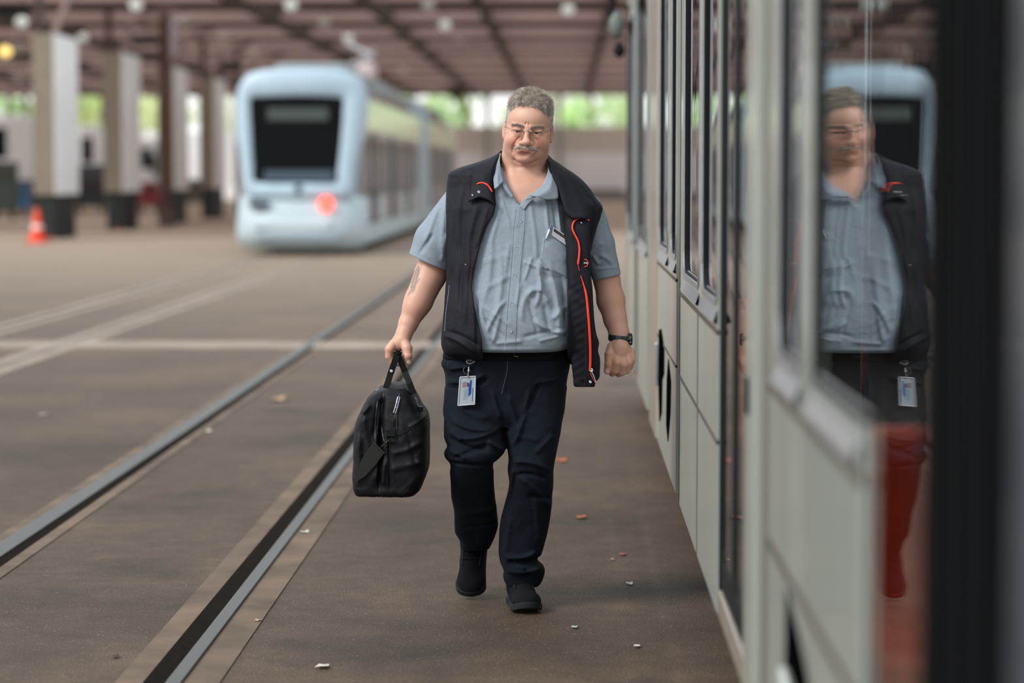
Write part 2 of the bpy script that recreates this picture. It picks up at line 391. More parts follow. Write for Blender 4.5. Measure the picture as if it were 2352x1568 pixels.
hatch([(U(1543), .72), (U(1537), .79), (U(1534), .70), (U(1533), .52), (U(1537), .47), (U(1542), .6)])
hatch([(U(1527), .80), (U(1520), .86), (U(1515), .84), (U(1514), .62), (U(1517), .46), (U(1522), .52), (U(1523), .66), (U(1527), .70)])
MB().box(XP-.016, XP+.004, U(1514), U(1512), .60, .78, .006).build('coupling_latch', M_alu, T)
MB().box(XP-.008, XP+.03, U(1511), U(1496), ZB, ZT, .01).build('pillar', M_body2, T)
MB().box(XP+.012, XP+.05, U(1496), U(1487), ZB, ZT).build('door_pocket', M_dark, T)
y0 = U(1487)
for (ua, ub, uc) in ((1487, 1465, 1456), (1456, 1443, 1440)):
    a_, b_, c_ = U(ua), U(ub), U(uc)
    win_section('side_wall', a_, b_, M_body, [(a_+.08, b_-.08, 1.15)], th=.012)
    MB().box(XP+.01, XP+.05, b_, c_, ZB, ZT).build('door_pocket', M_dark, T)
# far cab end, chamfered
MB().prism([(XP, 15.9), (XP+.02, 16.3), (XP+.3, 16.75), (XP+1.1, 17.0), (XB-.3, 16.75), (XB, 16.3), (XB, 15.9)], lambda p, d: (p[0], p[1], d), ZB, 1.25).build('cab_front', M_body, T)
MB().prism([(XP, 15.9), (XP+.02, 16.3), (XP+.3, 16.75), (XP+1.1, 17.0), (XB-.3, 16.75), (XB, 16.3), (XB, 15.9)], lambda p, d: (p[0], p[1], d), 2.6, ZT).build('cab_roof', M_body, T)
ring(MB(), [(XP, 15.9), (XP+.02, 16.3), (XP+.3, 16.75), (XP+1.1, 17.0), (XB-.3, 16.75), (XB, 16.3), (XB, 15.9)],
     [(XP+.03, 15.93), (XP+.05, 16.27), (XP+.32, 16.7), (XP+1.1, 16.95), (XB-.32, 16.7), (XB-.05, 16.27), (XB-.03, 15.93)], lambda p, d: (p[0], p[1], d), 1.25, 2.6).build('cab_window', M_gl, T)
# roof, far side, floor, inner linings
MB().box(XP, XB, -1.6, 15.9, ZT, ZT+.08, .03).build('roof', M_body2, T)
MB().box(XP+.05, XB-.05, -1.6, 15.9, .33, .37).build('floor_panel', M_floorb, T)
MB().box(XP+.2, XB-.2, -1.6, 15.9, .12, .33).build('underframe', M_dark, T)
mb = MB(); mb.box(XB-.05, XB, -1.6, 15.9, ZB, 1.1); mb.box(XB-.05, XB, -1.6, 15.9, 2.4, ZT)
for k in range(12): mb.box(XB-.05, XB, -1.6+1.55*k, -1.35+1.55*k, 1.1, 2.4)
mb.build('far_side_wall', M_int, T)
MB().box(XB-.03, XB-.024, -1.6, 15.9, 1.1, 2.4).build('window_pane', M_gl, T)
MB().box(XP+.05, XB-.05, 15.3, 15.34, .37, ZT).build('cab_partition', M_dark, T)
MB().box(XP+.05, XB-.05, -1.64, -1.6, ZB, ZT).build('end_wall', M_dark, T)
MB().box(XP+.05, XB-.05, -1.6, 15.3, 2.75, 2.79).build('ceiling_panel', M_int, T)
for y in (.2, 1.1, 3.98, 7.7, 8.5, 10.6, 11.5):
    x, sw = (.52, .42) if y < 5 else (.44, .29)
    s = MB().box(x, x+sw, y+.36, y+.43, .66, 1.045, .03).box(x, x+sw, y, y+.42, .62, .69, .03).build('seat', M_seat, T)
    MB().box(x+.1, x+.2, y+.1, y+.3, .37, .63).build('seat_pedestal', M_dark, s)
mb = MB()
for y in (4.55, 9.3): mb.tube([(1.15, y, .37), (1.15, y, 2.75)], .016, 10)
mb.build('grab_pole', M_chrome, T)
lit = MB()  # unseen glowing strips added under the ceiling to brighten the seats
for x in (.95, 1.9): lit.box(x, x+.12, -1.0, 14.6, 2.735, 2.75)
lit.build('seat_fill_strip', mat('seat_fill_glow', '#ffffff', .5, emit='#fff6e8', estr=8), T)
# wheels under the skirt
for y in (1.0, 4.3, 9.9, 13.4):
    MB().lathe([(.10, 0), (.27, 0), (.28, .05), (.24, .09), (.08, .09)], (.62, y, .28), 24, 'x').build('wheel', M_dark, T)
# mirror at the far front corner
m_ = MB().tube([(XP+.05, 16.25, 2.75), (XP-.08, 16.3, 2.7), (XP-.10, 16.3, 2.55)], .02, 8).build('mirror_arm', M_rub, T)
MB().sphere((XP-.06, 16.3, 2.50), .075, 16, 10, (.7, .5, 1.2)).build('mirror_head', mat('mirror_shell', '#66706a', .5), m_)
MB().sphere((XP-.04, 16.35, 2.33), .05, 14, 8, (.8, .5, 1)).build('mirror_head', M_rub, m_)

# ------------------------------------------------------------------ the far tram
V = empty('tram'); tag(V, 'light blue tram facing us behind the man, one red lamp lit', 'tram')
M_vb = mat('tram_light_blue', '#a3b9c8', .45, coat=.1, vary=.03)
M_vw = mat('tram_white', '#aab9c0', .5, coat=.05, vary=.03)
M_vg = mat('tram_side_grey', '#8e8d92', .25, coat=.8, vary=.15, vscale=3)
M_vl = mat('cant_reflected_green', '#e3ebc4', .4, coat=.5)  # reflection of greenery painted as the cant band's colour
M_vp = mat('tram_mauve_panel', '#9a868c', .4, vary=.2)
M_vgl = mat('windscreen_glass', '#070b0d', .1, vary=.0, spec=.08)
M_vd = mat('cab_dark', '#2b3a44', .5)
YV = 44.4
def vx(u, Y=YV): return at(u, 400, Y).x
def vz(v, Y=YV): return at(700, v, Y).z
def P2(pts, Y=YV): return [(at(u, v, Y).x, at(u, v, Y).z) for u, v in pts]
def smooth_poly(pts, n=6):
    out = []; m = len(pts)
    for i in range(m):
        p0, p1, p2, p3 = (np.array(pts[(i+k-1) % m], float) for k in range(4))
        for t in np.linspace(0, 1, n, endpoint=False):
            out.append(tuple(.5*((2*p1)+(-p0+p2)*t+(2*p0-5*p1+4*p2-p3)*t*t+(-p0+3*p1-3*p2+p3)*t**3)))
    return out
outer = P2([(536, 300), (534, 262), (536, 225), (544, 193), (562, 170), (590, 160), (640, 157), (685, 156), (740, 157), (785, 161), (812, 172), (828, 195), (834, 228), (833, 262), (828, 300), (820, 350), (812, 400), (803, 452), (760, 456), (685, 458), (610, 456), (566, 452), (553, 400), (544, 350)])
# inner outline of the windscreen with matching point count
inner = P2([(573, 290), (571, 262), (570, 240), (571, 228), (576, 223), (596, 221), (640, 220), (680, 219), (730, 220), (772, 222), (782, 225), (786, 231), (785, 245), (784, 270), (782, 300), (778, 350), (773, 395), (768, 416), (740, 419), (680, 420), (620, 419), (584, 416), (579, 380), (575, 330)])
def bowed(mb, po, pi_, y_of, depth):
    n = len(po); vs = []
    for ring_, off in ((po, .16), (po, .05), ([tuple(np.array(a)*.82+np.array(b)*.18) for a, b in zip(po, pi_)], 0.0), ([tuple(np.array(a)*.15+np.array(b)*.85) for a, b in zip(po, pi_)], 0.0), (pi_, .06)):
        vs += [(p[0], y_of(p)+off, p[1]) for p in ring_]
    vs += [(p[0], y_of(p)+depth, p[1]) for p in po]
    fs = []
    order = [5, 0, 1, 2, 3, 4]
    for a, b in zip(order[:-1], order[1:]):
        for i in range(n): j = (i+1) % n; fs.append((a*n+i, a*n+j, b*n+j, b*n+i))
    return mb.add(vs, fs)
xc = (vx(535)+vx(834))/2
yof = lambda p: YV+.10*((p[0]-xc)/1.2)**2*2+.09*max(0, p[1]-1.2)
so, si = smooth_poly(outer, 4), smooth_poly(inner, 4)
bowed(MB(), so, si, yof, .9).build('front_mask', M_vb, V, smooth=True)
ws = MB(); n = len(si); vs = [(p[0], yof(p)+.05, p[1]) for p in si]; c = (xc, YV+.02+.09*1.2, sum(p[1] for p in si)/n)
ws.add(vs+[c], [(i, (i+1) % n, n) for i in range(n)]).build('windscreen', M_vgl, V, smooth=True)
a, b = P2([(612, 276), (752, 247)])
MB().box(a[0], b[0], YV+.13, YV+.17, a[1], b[1]).build('destination_display', mat('display_off', '#3b4542', .4), V)
a, b = P2([(606, 416), (766, 392)])
MB().box(a[0], b[0], YV+.02, YV+.10, a[1], b[1], .03).build('dashboard', mat('dashboard', '#3a4c5c', .5), V)
# lower front: loft of rounded sections from v 440 to 578
rows = [(440, 560, 806, .22), (452, 540, 826, .12), (462, 535, 834, .05), (500, 533, 837, -.06), (530, 532, 838, -.14), (545, 532, 838, -.10), (562, 536, 836, -.02), (574, 546, 826, .12)]
mb = MB(); NS = 25; vs = []
for (v, u0, u1, dy) in rows:
    x0, x1, z = vx(u0), vx(u1), vz(v)
    for k in range(NS):
        t = -1+2*k/(NS-1); e = abs(t)**5
        vs.append(((x0+x1)/2+(x1-x0)/2*t*(1-.02*e), YV+dy+.10*t*t+.5*e, z))
fs = [(i*NS+k, i*NS+k+1, (i+1)*NS+k+1, (i+1)*NS+k) for i in range(len(rows)-1) for k in range(NS-1)]
mb.add(vs, fs).build('front_apron', M_vw, V, smooth=True)
a, b = P2([(590, 556), (780, 540)])
MB().box(a[0], b[0], YV-.16, YV, a[1], b[1], .03).build('coupler_flap', mat('coupler_flap', '#7c8a91', .5), V)
a, b = P2([(585, 524), (760, 506)])
MB().box(a[0], b[0], YV-.135, YV, a[1], b[1], .03).build('bumper_lip', mat('bumper_lip', '#bccbd1', .4), V)
a, b = P2([(570, 476), (618, 462)])
MB().box(a[0], b[0], YV-.06, YV+.1, a[1], b[1], .02).build('headlight', mat('headlight_slot', '#3c4650', .2), V)
c_ = at(748, 469, YV-.06)
l_ = MB().lathe([(.02, -.03), (.10, -.02), (.125, .03), (.125, .1)], (c_.x, c_.y, c_.z), 20, 'y').build('tail_lamp', mat('tail_lamp_red', '#ff4030', .3, emit='#ff4a38', estr=3.5), V)
MB().prism(P2([(676, 425), (694, 425), (690, 442), (685, 450), (680, 442)]), XZ, YV-.01, YV+.16).build('wiper_base', M_vd, V)
# body behind the mask
def vbody(y0, y1, first=True):
    x0, x1 = -6.10, -3.80
    prof = [(x0, .28), (x1, .28), (x1, 2.95), (x1-.12, 3.2), (x1-.4, 3.33), (x0+.4, 3.33), (x0+.12, 3.2), (x0, 2.95)]
    MB().prism(prof, lambda p, d: (p[0], d, p[1]), y0, y1).build('body_shell', M_vg, V)
    L_ = y1-y0
    # cant band coloured with reflected greenery, lower panels, skirt
    MB().box(x1-.01, x1+.012, y0+.05, y1-.05, 2.35, 2.88).build('cant_band', M_vl, V)
    MB().box(x1-.01, x1+.02, y0, y1, .20, .55).build('skirt', M_vw, V)
    k = 0; y = y0+.4
    while y+1.3 < y1:
        if k % 3 == 1:
            d = MB().box(x1-.01, x1+.016, y, y+1.3, .35, 2.3).build('door', M_vgl if k % 2 else M_vd, V)
            MB().box(x1+.01, x1+.022, y+.62, y+.68, .4, 2.25).build('door_seal', M_rub, d)
        else:
            MB().box(x1-.01, x1+.012, y, y+1.45, 1.15, 2.2).build('window_pane', M_vgl, V)
            MB().box(x1-.01, x1+.012, y-.05, y+1.5, .6, 1.05).build('side_panel', M_vp if k % 2 else M_vw, V)
        y += 1.75; k += 1
    MB().box(x0+.5, x1-.45, y0+1.5, y1-1.2, 3.33, 3.62, .08).build('roof_unit', mat('roof_unit', '#8d999c', .6), V)
vbody(45.1, 63.6)
MB().box(-6.12, -3.72, 63.7, 65.6, .2, 3.35, .1).build('articulation_frame', M_vb, V)
vbody(65.7, 84)
for y in (46.6, 60, 68, 80):
    for x in (-5.5, -4.4): MB().lathe([(.1, -.06), (.3, -.06), (.3, .06), (.1, .06)], (x, y, .325), 20, 'x').build('wheel', M_dark, V)
MB().box(-5.9, -4.0, 45.2, 84, .16, .3).build('underframe', M_dark, V)
ar = MB().tube([(xc+.2, YV+5.5, 3.62), (xc+.9, YV+6.2, 3.95), (xc+.3, YV+7.0, 4.25)], .05, 8).build('pantograph', M_alu, V)
MB().box(-4.5, -4.1, 52, 52.8, 3.5, 3.9, .1).build('roof_unit', mat('roof_unit_pink', '#b9a7a7', .6), V)
# ------------------------------------------------------------------ hall: piers, steel, roof
M_pfront = mat('pier_front_beige', '#7f7467', .8, vary=.06, vscale=1.5)  # piers get a beige front and a white track-side face
M_pside = mat('pier_side_white', '#f0f1f2', .75, vary=.04, vscale=1.5)
M_pbase = mat('pier_dark_green_base', '#101a19', .7, vary=.12, vscale=2)
M_steel = mat('brown_steel', '#5a443e', .7, vary=.15, vscale=3)
def translucent(name, col, k=.5, vary=0):
    m = mat(name, col, .8, vary=vary, vscale=.5); n = m.node_tree; b = n.nodes['Principled BSDF']; o = n.nodes['Material Output']
    t = n.nodes.new('ShaderNodeBsdfTranslucent'); x = n.nodes.new('ShaderNodeMixShader'); x.inputs[0].default_value = k
    c_ = b.inputs['Base Color']
    if c_.is_linked: n.links.new(c_.links[0].from_socket, t.inputs[0])
    else: t.inputs[0].default_value = c_.default_value
    n.links.new(b.outputs[0], x.inputs[1]); n.links.new(t.outputs[0], x.inputs[2]); n.links.new(x.outputs[0], o.inputs[0]); return m
M_deck = translucent('roof_deck', '#e2d5d0', .75, .1)
M_girder = mat('dark_girder', '#3c2c26', .75, vary=.15)
M_purl = mat('purlin_mauve', '#6f605d', .75)
M_gface = mat('girder_mauve', '#b59f9b', .75, vary=.12, vscale=.4)
HX = -11.75
ordn = ['first white-sided pier from the left, a traffic cone at its foot', 'second white-sided pier from the left', 'third white-sided pier, half hidden by a brown steel post', 'fourth white-sided pier, next to the far tram', 'fifth pier, mostly hidden behind the far tram']
for i, Y in enumerate([55.5, 64.0, 72.5, 80.8, 89.2]):
    p = empty('pier'); tag(p, ordn[i]+', dark green base', 'pier', 'piers carrying the hall roof')
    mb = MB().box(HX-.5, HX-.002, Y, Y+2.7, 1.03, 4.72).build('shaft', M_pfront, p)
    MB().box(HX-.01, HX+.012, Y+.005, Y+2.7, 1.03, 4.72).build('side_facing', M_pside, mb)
    MB().box(HX-.44, HX-.04, Y+.06, Y+2.5, 0, 1.035).build('base', M_pbase, p)
    MB().box(HX-.30, HX+.0, Y+.02, Y+.1, 0, .05).build('foot_bolt_plate', mat('red_foot', '#8a3a2a', .8), p)
    f = MB().bar((HX-.42, Y+.5, 4.7), (HX-.42, Y+.5, 6.3), .16, .2).build('strut', M_girder, p)
    MB().bar((HX-.1, Y+.5, 4.7), (HX+.25, Y+.5, 5.55), .14, .14).bar((HX+.25, Y+.5, 5.55), (HX+1.7, Y+.5, 6.1), .14, .14).build('strut', mat('strut_mauve', '#85706c', .7), p)
p = empty('steel_post'); tag(p, 'brown steel post standing against the third pier', 'post')
a = ground(381, 521)
MB().box(a.x-.12, a.x-.05, a.y, a.y+.25, 0, 6.1).box(a.x+.05, a.x+.12, a.y, a.y+.25, 0, 6.1).box(a.x-.1, a.x+.1, a.y+.1, a.y+.14, 0, 6.1).build('profile', mat('rust_brown_steel', '#5b4036', .7, vary=.2), p)
MB().box(a.x-.22, a.x+.22, a.y-.05, a.y+.35, 0, .5, .03).build('foot', mat('post_foot', '#5a4a42', .8), p)
MB().bar((a.x+.25, a.y+.1, 4.9), (a.x+.25, a.y+.1, 5.95), .2, .1).build('bracket', mat('bracket_grey', '#a9a0ab', .6), p)
# roof: deck, transverse girders, longitudinal beams, purlins
R0, R1, ZR = 59.0, 139.0, 6.0
mb = MB(); n = 0; y = R0
vs = []; k = 0
while y <= R1+.01:
    z = ZR+.64+(.0 if k % 2 else .16)
    vs += [(-60, y, z), (45, y, z)]; y += .5; k += 1
mb.add(vs, [(2*i, 2*i+1, 2*i+3, 2*i+2) for i in range(len(vs)//2-1)])
o = mb.build('ceiling', M_deck); struct(o)
gy = [64.4, 72.9, 81.2, 89.6, 98.0, 106.4, 114.8, 123.2, 131.6, 138.7]
for i, Y in enumerate(gy):
    t = empty('roof_girder'); tag(t, 'dark steel girder across the hall roof, number %s counted from our end' % ['one', 'two', 'three', 'four', 'five', 'six', 'seven', 'eight', 'nine', 'ten'][i], 'girder', 'crosswise girders of the hall roof')
    MB().box(-60, 45, Y-.14, Y+.14, ZR-.02, ZR+.06).build('lower_flange', M_girder, t)
    MB().box(-60, 45, Y-.13, Y+.02, ZR+.06, ZR+.36).build('web', M_gface, t)
    MB().box(-60, 45, Y-.1, Y+.14, ZR+.36, ZR+.58).build('upper_flange', M_girder, t)
mb = MB(); y = 60.5
while y < 139: mb.box(-60, 45, y-.06, y+.06, ZR+.50, ZR+.62); y += 2.1
tag(mb.build('purlin', M_purl), 'thin mauve purlins under the roof deck, repeated between the girders', 'purlin', kind='stuff')
for i, x in enumerate([-26.5, -21, -16.2, -8.6, -5.2, -2.25, 1.15, 4.6, 8.2, 12]):
    t = empty('roof_beam'); near = abs(x+2.25)
    tag(t, 'dark lengthwise roof beam running away from us, %s' % ['far out left', 'second from the left', 'left of the piers', 'above the pier row', 'above the far tram', 'above the man, with a dark pointed bracket at its end', 'just left of the standing tram', 'above the standing tram', 'right of the standing tram', 'outermost on the right'][i], 'roof beam', 'lengthwise beams of the hall roof')
    MB().box(x-.11, x+.11, R0, R1, ZR-.12, ZR-.05).build('lower_flange', M_girder, t)
    MB().box(x-.02, x+.02, R0, R1, ZR-.05, ZR+.41).build('web', M_girder, t)
    if i == 5:
        c = at(1048, 235, 125)
        MB().prism([(c.x-.75, ZR), (c.x+.75, ZR), (c.x+.2, c.z+.2), (c.x, c.z-.1), (c.x-.2, c.z+.2)], XZ, 125, 125.3).build('bracket', M_girder, t)
# fluorescent / round hall lamps under the roof
M_lamp = mat('lamp_grey_shell', '#b7b8ae', .5)
M_lamplit = mat('lamp_lit', '#ffe58a', .4, emit='#ffdf80', estr=1.3)
M_lampw = mat('lamp_white_glow', '#e6f0ea', .4, emit='#dff0e8', estr=.25)
lamps = [(50, 50, 62), (12, 118, 72), (46, 112, 74), (312, 12, 62), (420, 48, 70), (512, 84, 80), (668, 12, 62), (744, 52, 70), (582, 116, 86), (800, 88, 80), (853, 117, 88), (984, 12, 62), (1022, 58, 72), (1054, 97, 84), (925, 160, 104), (1305, 22, 64), (1390, 62, 74), (1130, 120, 92), (190, 86, 78), (45, 180, 98)]
for i, (u, v, Y) in enumerate(lamps):
    c = at(u, v, Y); r = .17 if i != 1 else .2
    t = empty('hall_lamp')
    tag(t, ('small yellow lit lamp at the far left under the roof' if i == 1 else 'round pale lamp hanging under the roof'), 'lamp', None if i == 1 else 'round lamps under the hall roof')
    MB().sphere((c.x, c.y, c.z), r, 14, 8, (1, 1, .8)).build('lamp_shade', M_lamplit if i == 1 else (M_lampw if i % 3 == 0 else M_lamp), t, smooth=True)
    MB().tube([(c.x, c.y, c.z+.1), (c.x, c.y, ZR+.82)], .02, 6).build('rod', M_girder, t)
# far wall with windows band, and what stands before it
M_wall = mat('far_wall_grey', '#d2c8be', .85, vary=.05, vscale=.3)
M_wall2 = mat('far_wall_pale', '#ececee', .8, vary=.05, vscale=.4)
YW = 139.5
def wz(v): return at(1300, v, YW).z
struct(MB().box(-14, 9, YW, YW+.3, wz(352), wz(290)).build('wall_back', M_wall))
struct(MB().box(-14, 9, YW-.05, YW+.25, 0, wz(352)).build('trim_1', M_wall2))
b = MB().box(at(1345, 400, YW-1).x, 3.3, YW-1.2, YW-.6, wz(459), wz(435)).build('barrier', M_pbase)
tag(b, 'low dark green barrier in front of the far wall, right of the man', 'barrier')
struct(MB().box(-60, -14, YW+6, YW+6.3, 0, wz(300)).build('wall_back', M_wall2))
for i, u in enumerate([1285, 1120, 240, 60]):
    p = at(u, 400, YW-.6)
    o = MB().box(p.x-.14, p.x+.14, YW-.7, YW-.4, 0, 6.1).build('roof_post', mat('post_grey', '#8f9488', .7))
    tag(o, 'slim grey post under the far roof edge, %s' % ['just right of the man\'s head', 'just left of the man\'s head', 'between the first and second pier', 'left of the first pier'][i], 'post', 'posts along the far roof edge')
o = MB().box(-8.2, 6, YW-3.8, YW-3.5, 0, .5).build('barrier', mat('kerb_grey', '#7f7a76', .8)); tag(o, 'long grey kerb wall below the far wall', 'kerb')
for u, v, Y, w, h_, lab in ((32, 22, 66, .9, .34, 'dark green box hanging under the roof above the first pier'), (338, 92, 80, .95, .32, 'dark green box hanging under the roof between the second and third pier'), (528, 152, 98, .9, .3, 'dark green box hanging under the roof beside the far tram')):
    c = at(u, v, Y); t = empty('ventilation_box'); tag(t, lab, 'ventilation box')
    MB().box(c.x-w/2, c.x+w/2, Y-.2, Y+.2, c.z-h_/2, c.z+h_/2, .03).build('housing', M_pbase, t)
    MB().tube([(c.x, Y, c.z), (c.x, Y, ZR+.82)], .025, 6).build('hanger_rod', M_girder, t)
# cone
c = ground(86, 557)
t = empty('traffic_cone'); tag(t, 'orange traffic cone at the foot of the first pier', 'cone')
M_cone = mat('cone_orange', '#e0401c', .5); M_conew = mat('cone_band', '#e8e4de', .5)
MB().box(c.x-.24, c.x+.24, c.y-.24, c.y+.24, 0, .05, .01).build('base', M_cone, t)
k = MB().lathe([(.17, .05), (.045, .72), (.03, .75)], (c.x, c.y, 0), 20).build('cone_body', M_cone, t)
MB().lathe([(.128, .31), (.113, .39)], (c.x, c.y, 0), 20).build('reflective_band', M_conew, k)
# parked vans and carts at the left, behind the piers
def van(u0, u1, vtop, Y, col, lab, blue=False):
    x0, x1 = at(u0, 400, Y).x, at(u1, 400, Y).x; zt = at(u0, vtop, Y).z
    t = empty('van'); tag(t, lab, 'van', None)
    m1 = mat('van_paint', col, .5)
    w = x1-x0
    MB().box(x0, x1, Y, Y+4.5, .35, zt, min(.18, w*.1)).build('van_body', m1, t)
    MB().box(x0+.12*w, x1-.12*w, Y-.015, Y+.05, zt*.55, zt*.86, .01).build('windscreen', M_vgl, t)
    MB().box(x0+.05*w, x1-.05*w, Y-.06, Y+.1, .3, .6, .03).build('bumper', M_dark, t)
    for s in (x0+.12*w, x1-.12*w):
        MB().lathe([(.1, -.1), (.33, -.1), (.33, .1), (.1, .1)], (s, Y+.8, .33), 18, 'x').build('wheel', M_dark, t)
        MB().box(s-.09*w, s+.09*w, Y-.03, Y+.02, zt*.36, zt*.45, .01).build('headlight', M_conew, t)
van(-60, 28, 262, 96, '#f0f3f6', 'pale van parked far left behind the first pier')
van(183, 218, 290, 112, '#f0f3f6', 'white van seen between the first and second pier')
van(318, 352, 320, 118, '#f0f3f6', 'white van seen between the second and third pier')
van(345, 362, 335, 108, '#b9c6cf', 'narrow grey-blue van close to the third pier')
def cart(u, v0, Y, w, h, col, lab):
    p = at(u, 400, Y); t = empty('tool_cart'); tag(t, lab, 'cart')
    MB().box(p.x-w/2, p.x+w/2, Y, Y+.8, .3, h, .05).build('cart_box', mat('cart_paint', col, .5), t)
    MB().box(p.x-w/2, p.x+w/2, Y-.2, Y, .8*h, .86*h).build('push_bar', M_steel, t)
    for s in (-1, 1): MB().lathe([(.05, -.05), (.16, -.05), (.16, .05), (.05, .05)], (p.x+s*w*.4, Y+.3, .16), 14, 'x').build('wheel', M_dark, t)
cart(18, 0, 84, 1.3, 1.15, '#2f6f9c', 'blue cart at the far left edge')
cart(52, 0, 88, 1.1, 1.3, '#4a3430', 'dark brown cart left of the first pier')
cart(205, 0, 92, 1.1, 1.4, '#2e3338', 'dark cart behind the gap between the first and second pier')
cart(195, 0, 100, 1.6, 1.9, '#4a5560', 'tall slate cart behind the dark cart')
cart(340, 0, 92, .8, 1.2, '#8a2f38', 'dark red cart beside the third pier')
cart(448, 0, 100, 1.2, 1.3, '#5b5550', 'grey-brown cart between the third and fourth pier')
cart(-5, 0, 78, 1.0, 1.9, '#3b4a44', 'dark green cart cut by the left picture edge')
# thin pale slab painting a patch of sunlight on the floor
o = MB().box(-42, -12.6, 74.5, 77.5, -.03, .01).build('sun_patch_slab', mat('sun_patch_pale', '#d8cbbd', .8)); tag(o, 'painted sunlight patch on the floor behind the piers on the left', 'sun patch')
# trees
def leafm(c, name): return translucent(name, c, .55, .2)
M_trs = [leafm('#f2f8d2', 'foliage_lime'), leafm('#dcf0c4', 'foliage_green'), leafm('#fafdec', 'foliage_pale')]
M_trunk = mat('trunk_brown', '#6a5a4a', .9)
def tree(x, y, h, w, mi, lab):
    t = empty('tree'); tag(t, lab, 'tree', 'bright trees beyond the hall')
    N = 600; vs = []
    cen = [(RNG.uniform(-.5, .5)*w, RNG.uniform(-.4, .4)*w, RNG.uniform(.45, .95)*h, RNG.uniform(.22, .4)*w) for _ in range(9)]
    pts = []
    for (cx, cy, cz, r) in cen:
        d = RNG.normal(size=(N//9, 3)); d /= np.linalg.norm(d, axis=1)[:, None]; rr = r*RNG.uniform(.4, 1.05, (N//9, 1))
        pts.append(np.array([cx, cy, cz])+d*rr)
    P = np.concatenate(pts); a = RNG.normal(size=P.shape); a /= np.linalg.norm(a, axis=1)[:, None]
    b = np.cross(a, RNG.normal(size=P.shape)); b /= np.linalg.norm(b, axis=1)[:, None]; s = .30
    V_ = np.concatenate([P-a*s-b*s*.6, P+a*s-b*s*.6, P+a*s+b*s*.6, P-a*s+b*s*.6]).reshape(4, -1, 3).transpose(1, 0, 2).reshape(-1, 3)+np.array([x, y, 0])
    mb = MB(); mb.v = V_.tolist(); mb.f = [(4*i, 4*i+1, 4*i+2, 4*i+3) for i in range(len(P))]
    mb.build('crown', M_trs[mi], t, fix=False)
    MB().tube([(x, y, 0), (x+.2, y, h*.35), (x, y, h*.7)], [.35, .25, .12], 8).build('trunk', M_trunk, t)
tx = [(-58, 2), (-52, 0), (-46, 2), (-41, 1), (-36, 1), (-31, 0), (-26, 0), (-21, 2), (-16, 0), (-11, 1), (-6.5, 1), (-2.5, 2), (1.5, 1), (5.5, 2), (10, 0), (15, 1)]
wh = ['outermost at the left', 'second from the left edge', 'left of the first pier', 'behind the first pier', 'between the first two piers', 'behind the second pier', 'right of the second pier', 'between the third and fourth pier', 'just left of the far tram', 'above the far tram', 'above the tail of the far tram', 'left of the man\'s head', 'behind the man\'s head', 'right of the man\'s head', 'at the edge of the standing tram', 'behind the standing tram']
for i, (x, mi) in enumerate(tx): tree(x, 152+4*(i % 3), 10.5, 5.0, mi, 'pale green leafy tree beyond the hall, '+wh[i])
o = MB().add([(-90, 165, 0), (60, 165, 0), (60, 172, 3.2), (-90, 172, 3.2)], [(0, 1, 2, 3)]).build('embankment', M_trs[1]); tag(o, 'grassy embankment behind the trees', 'embankment')
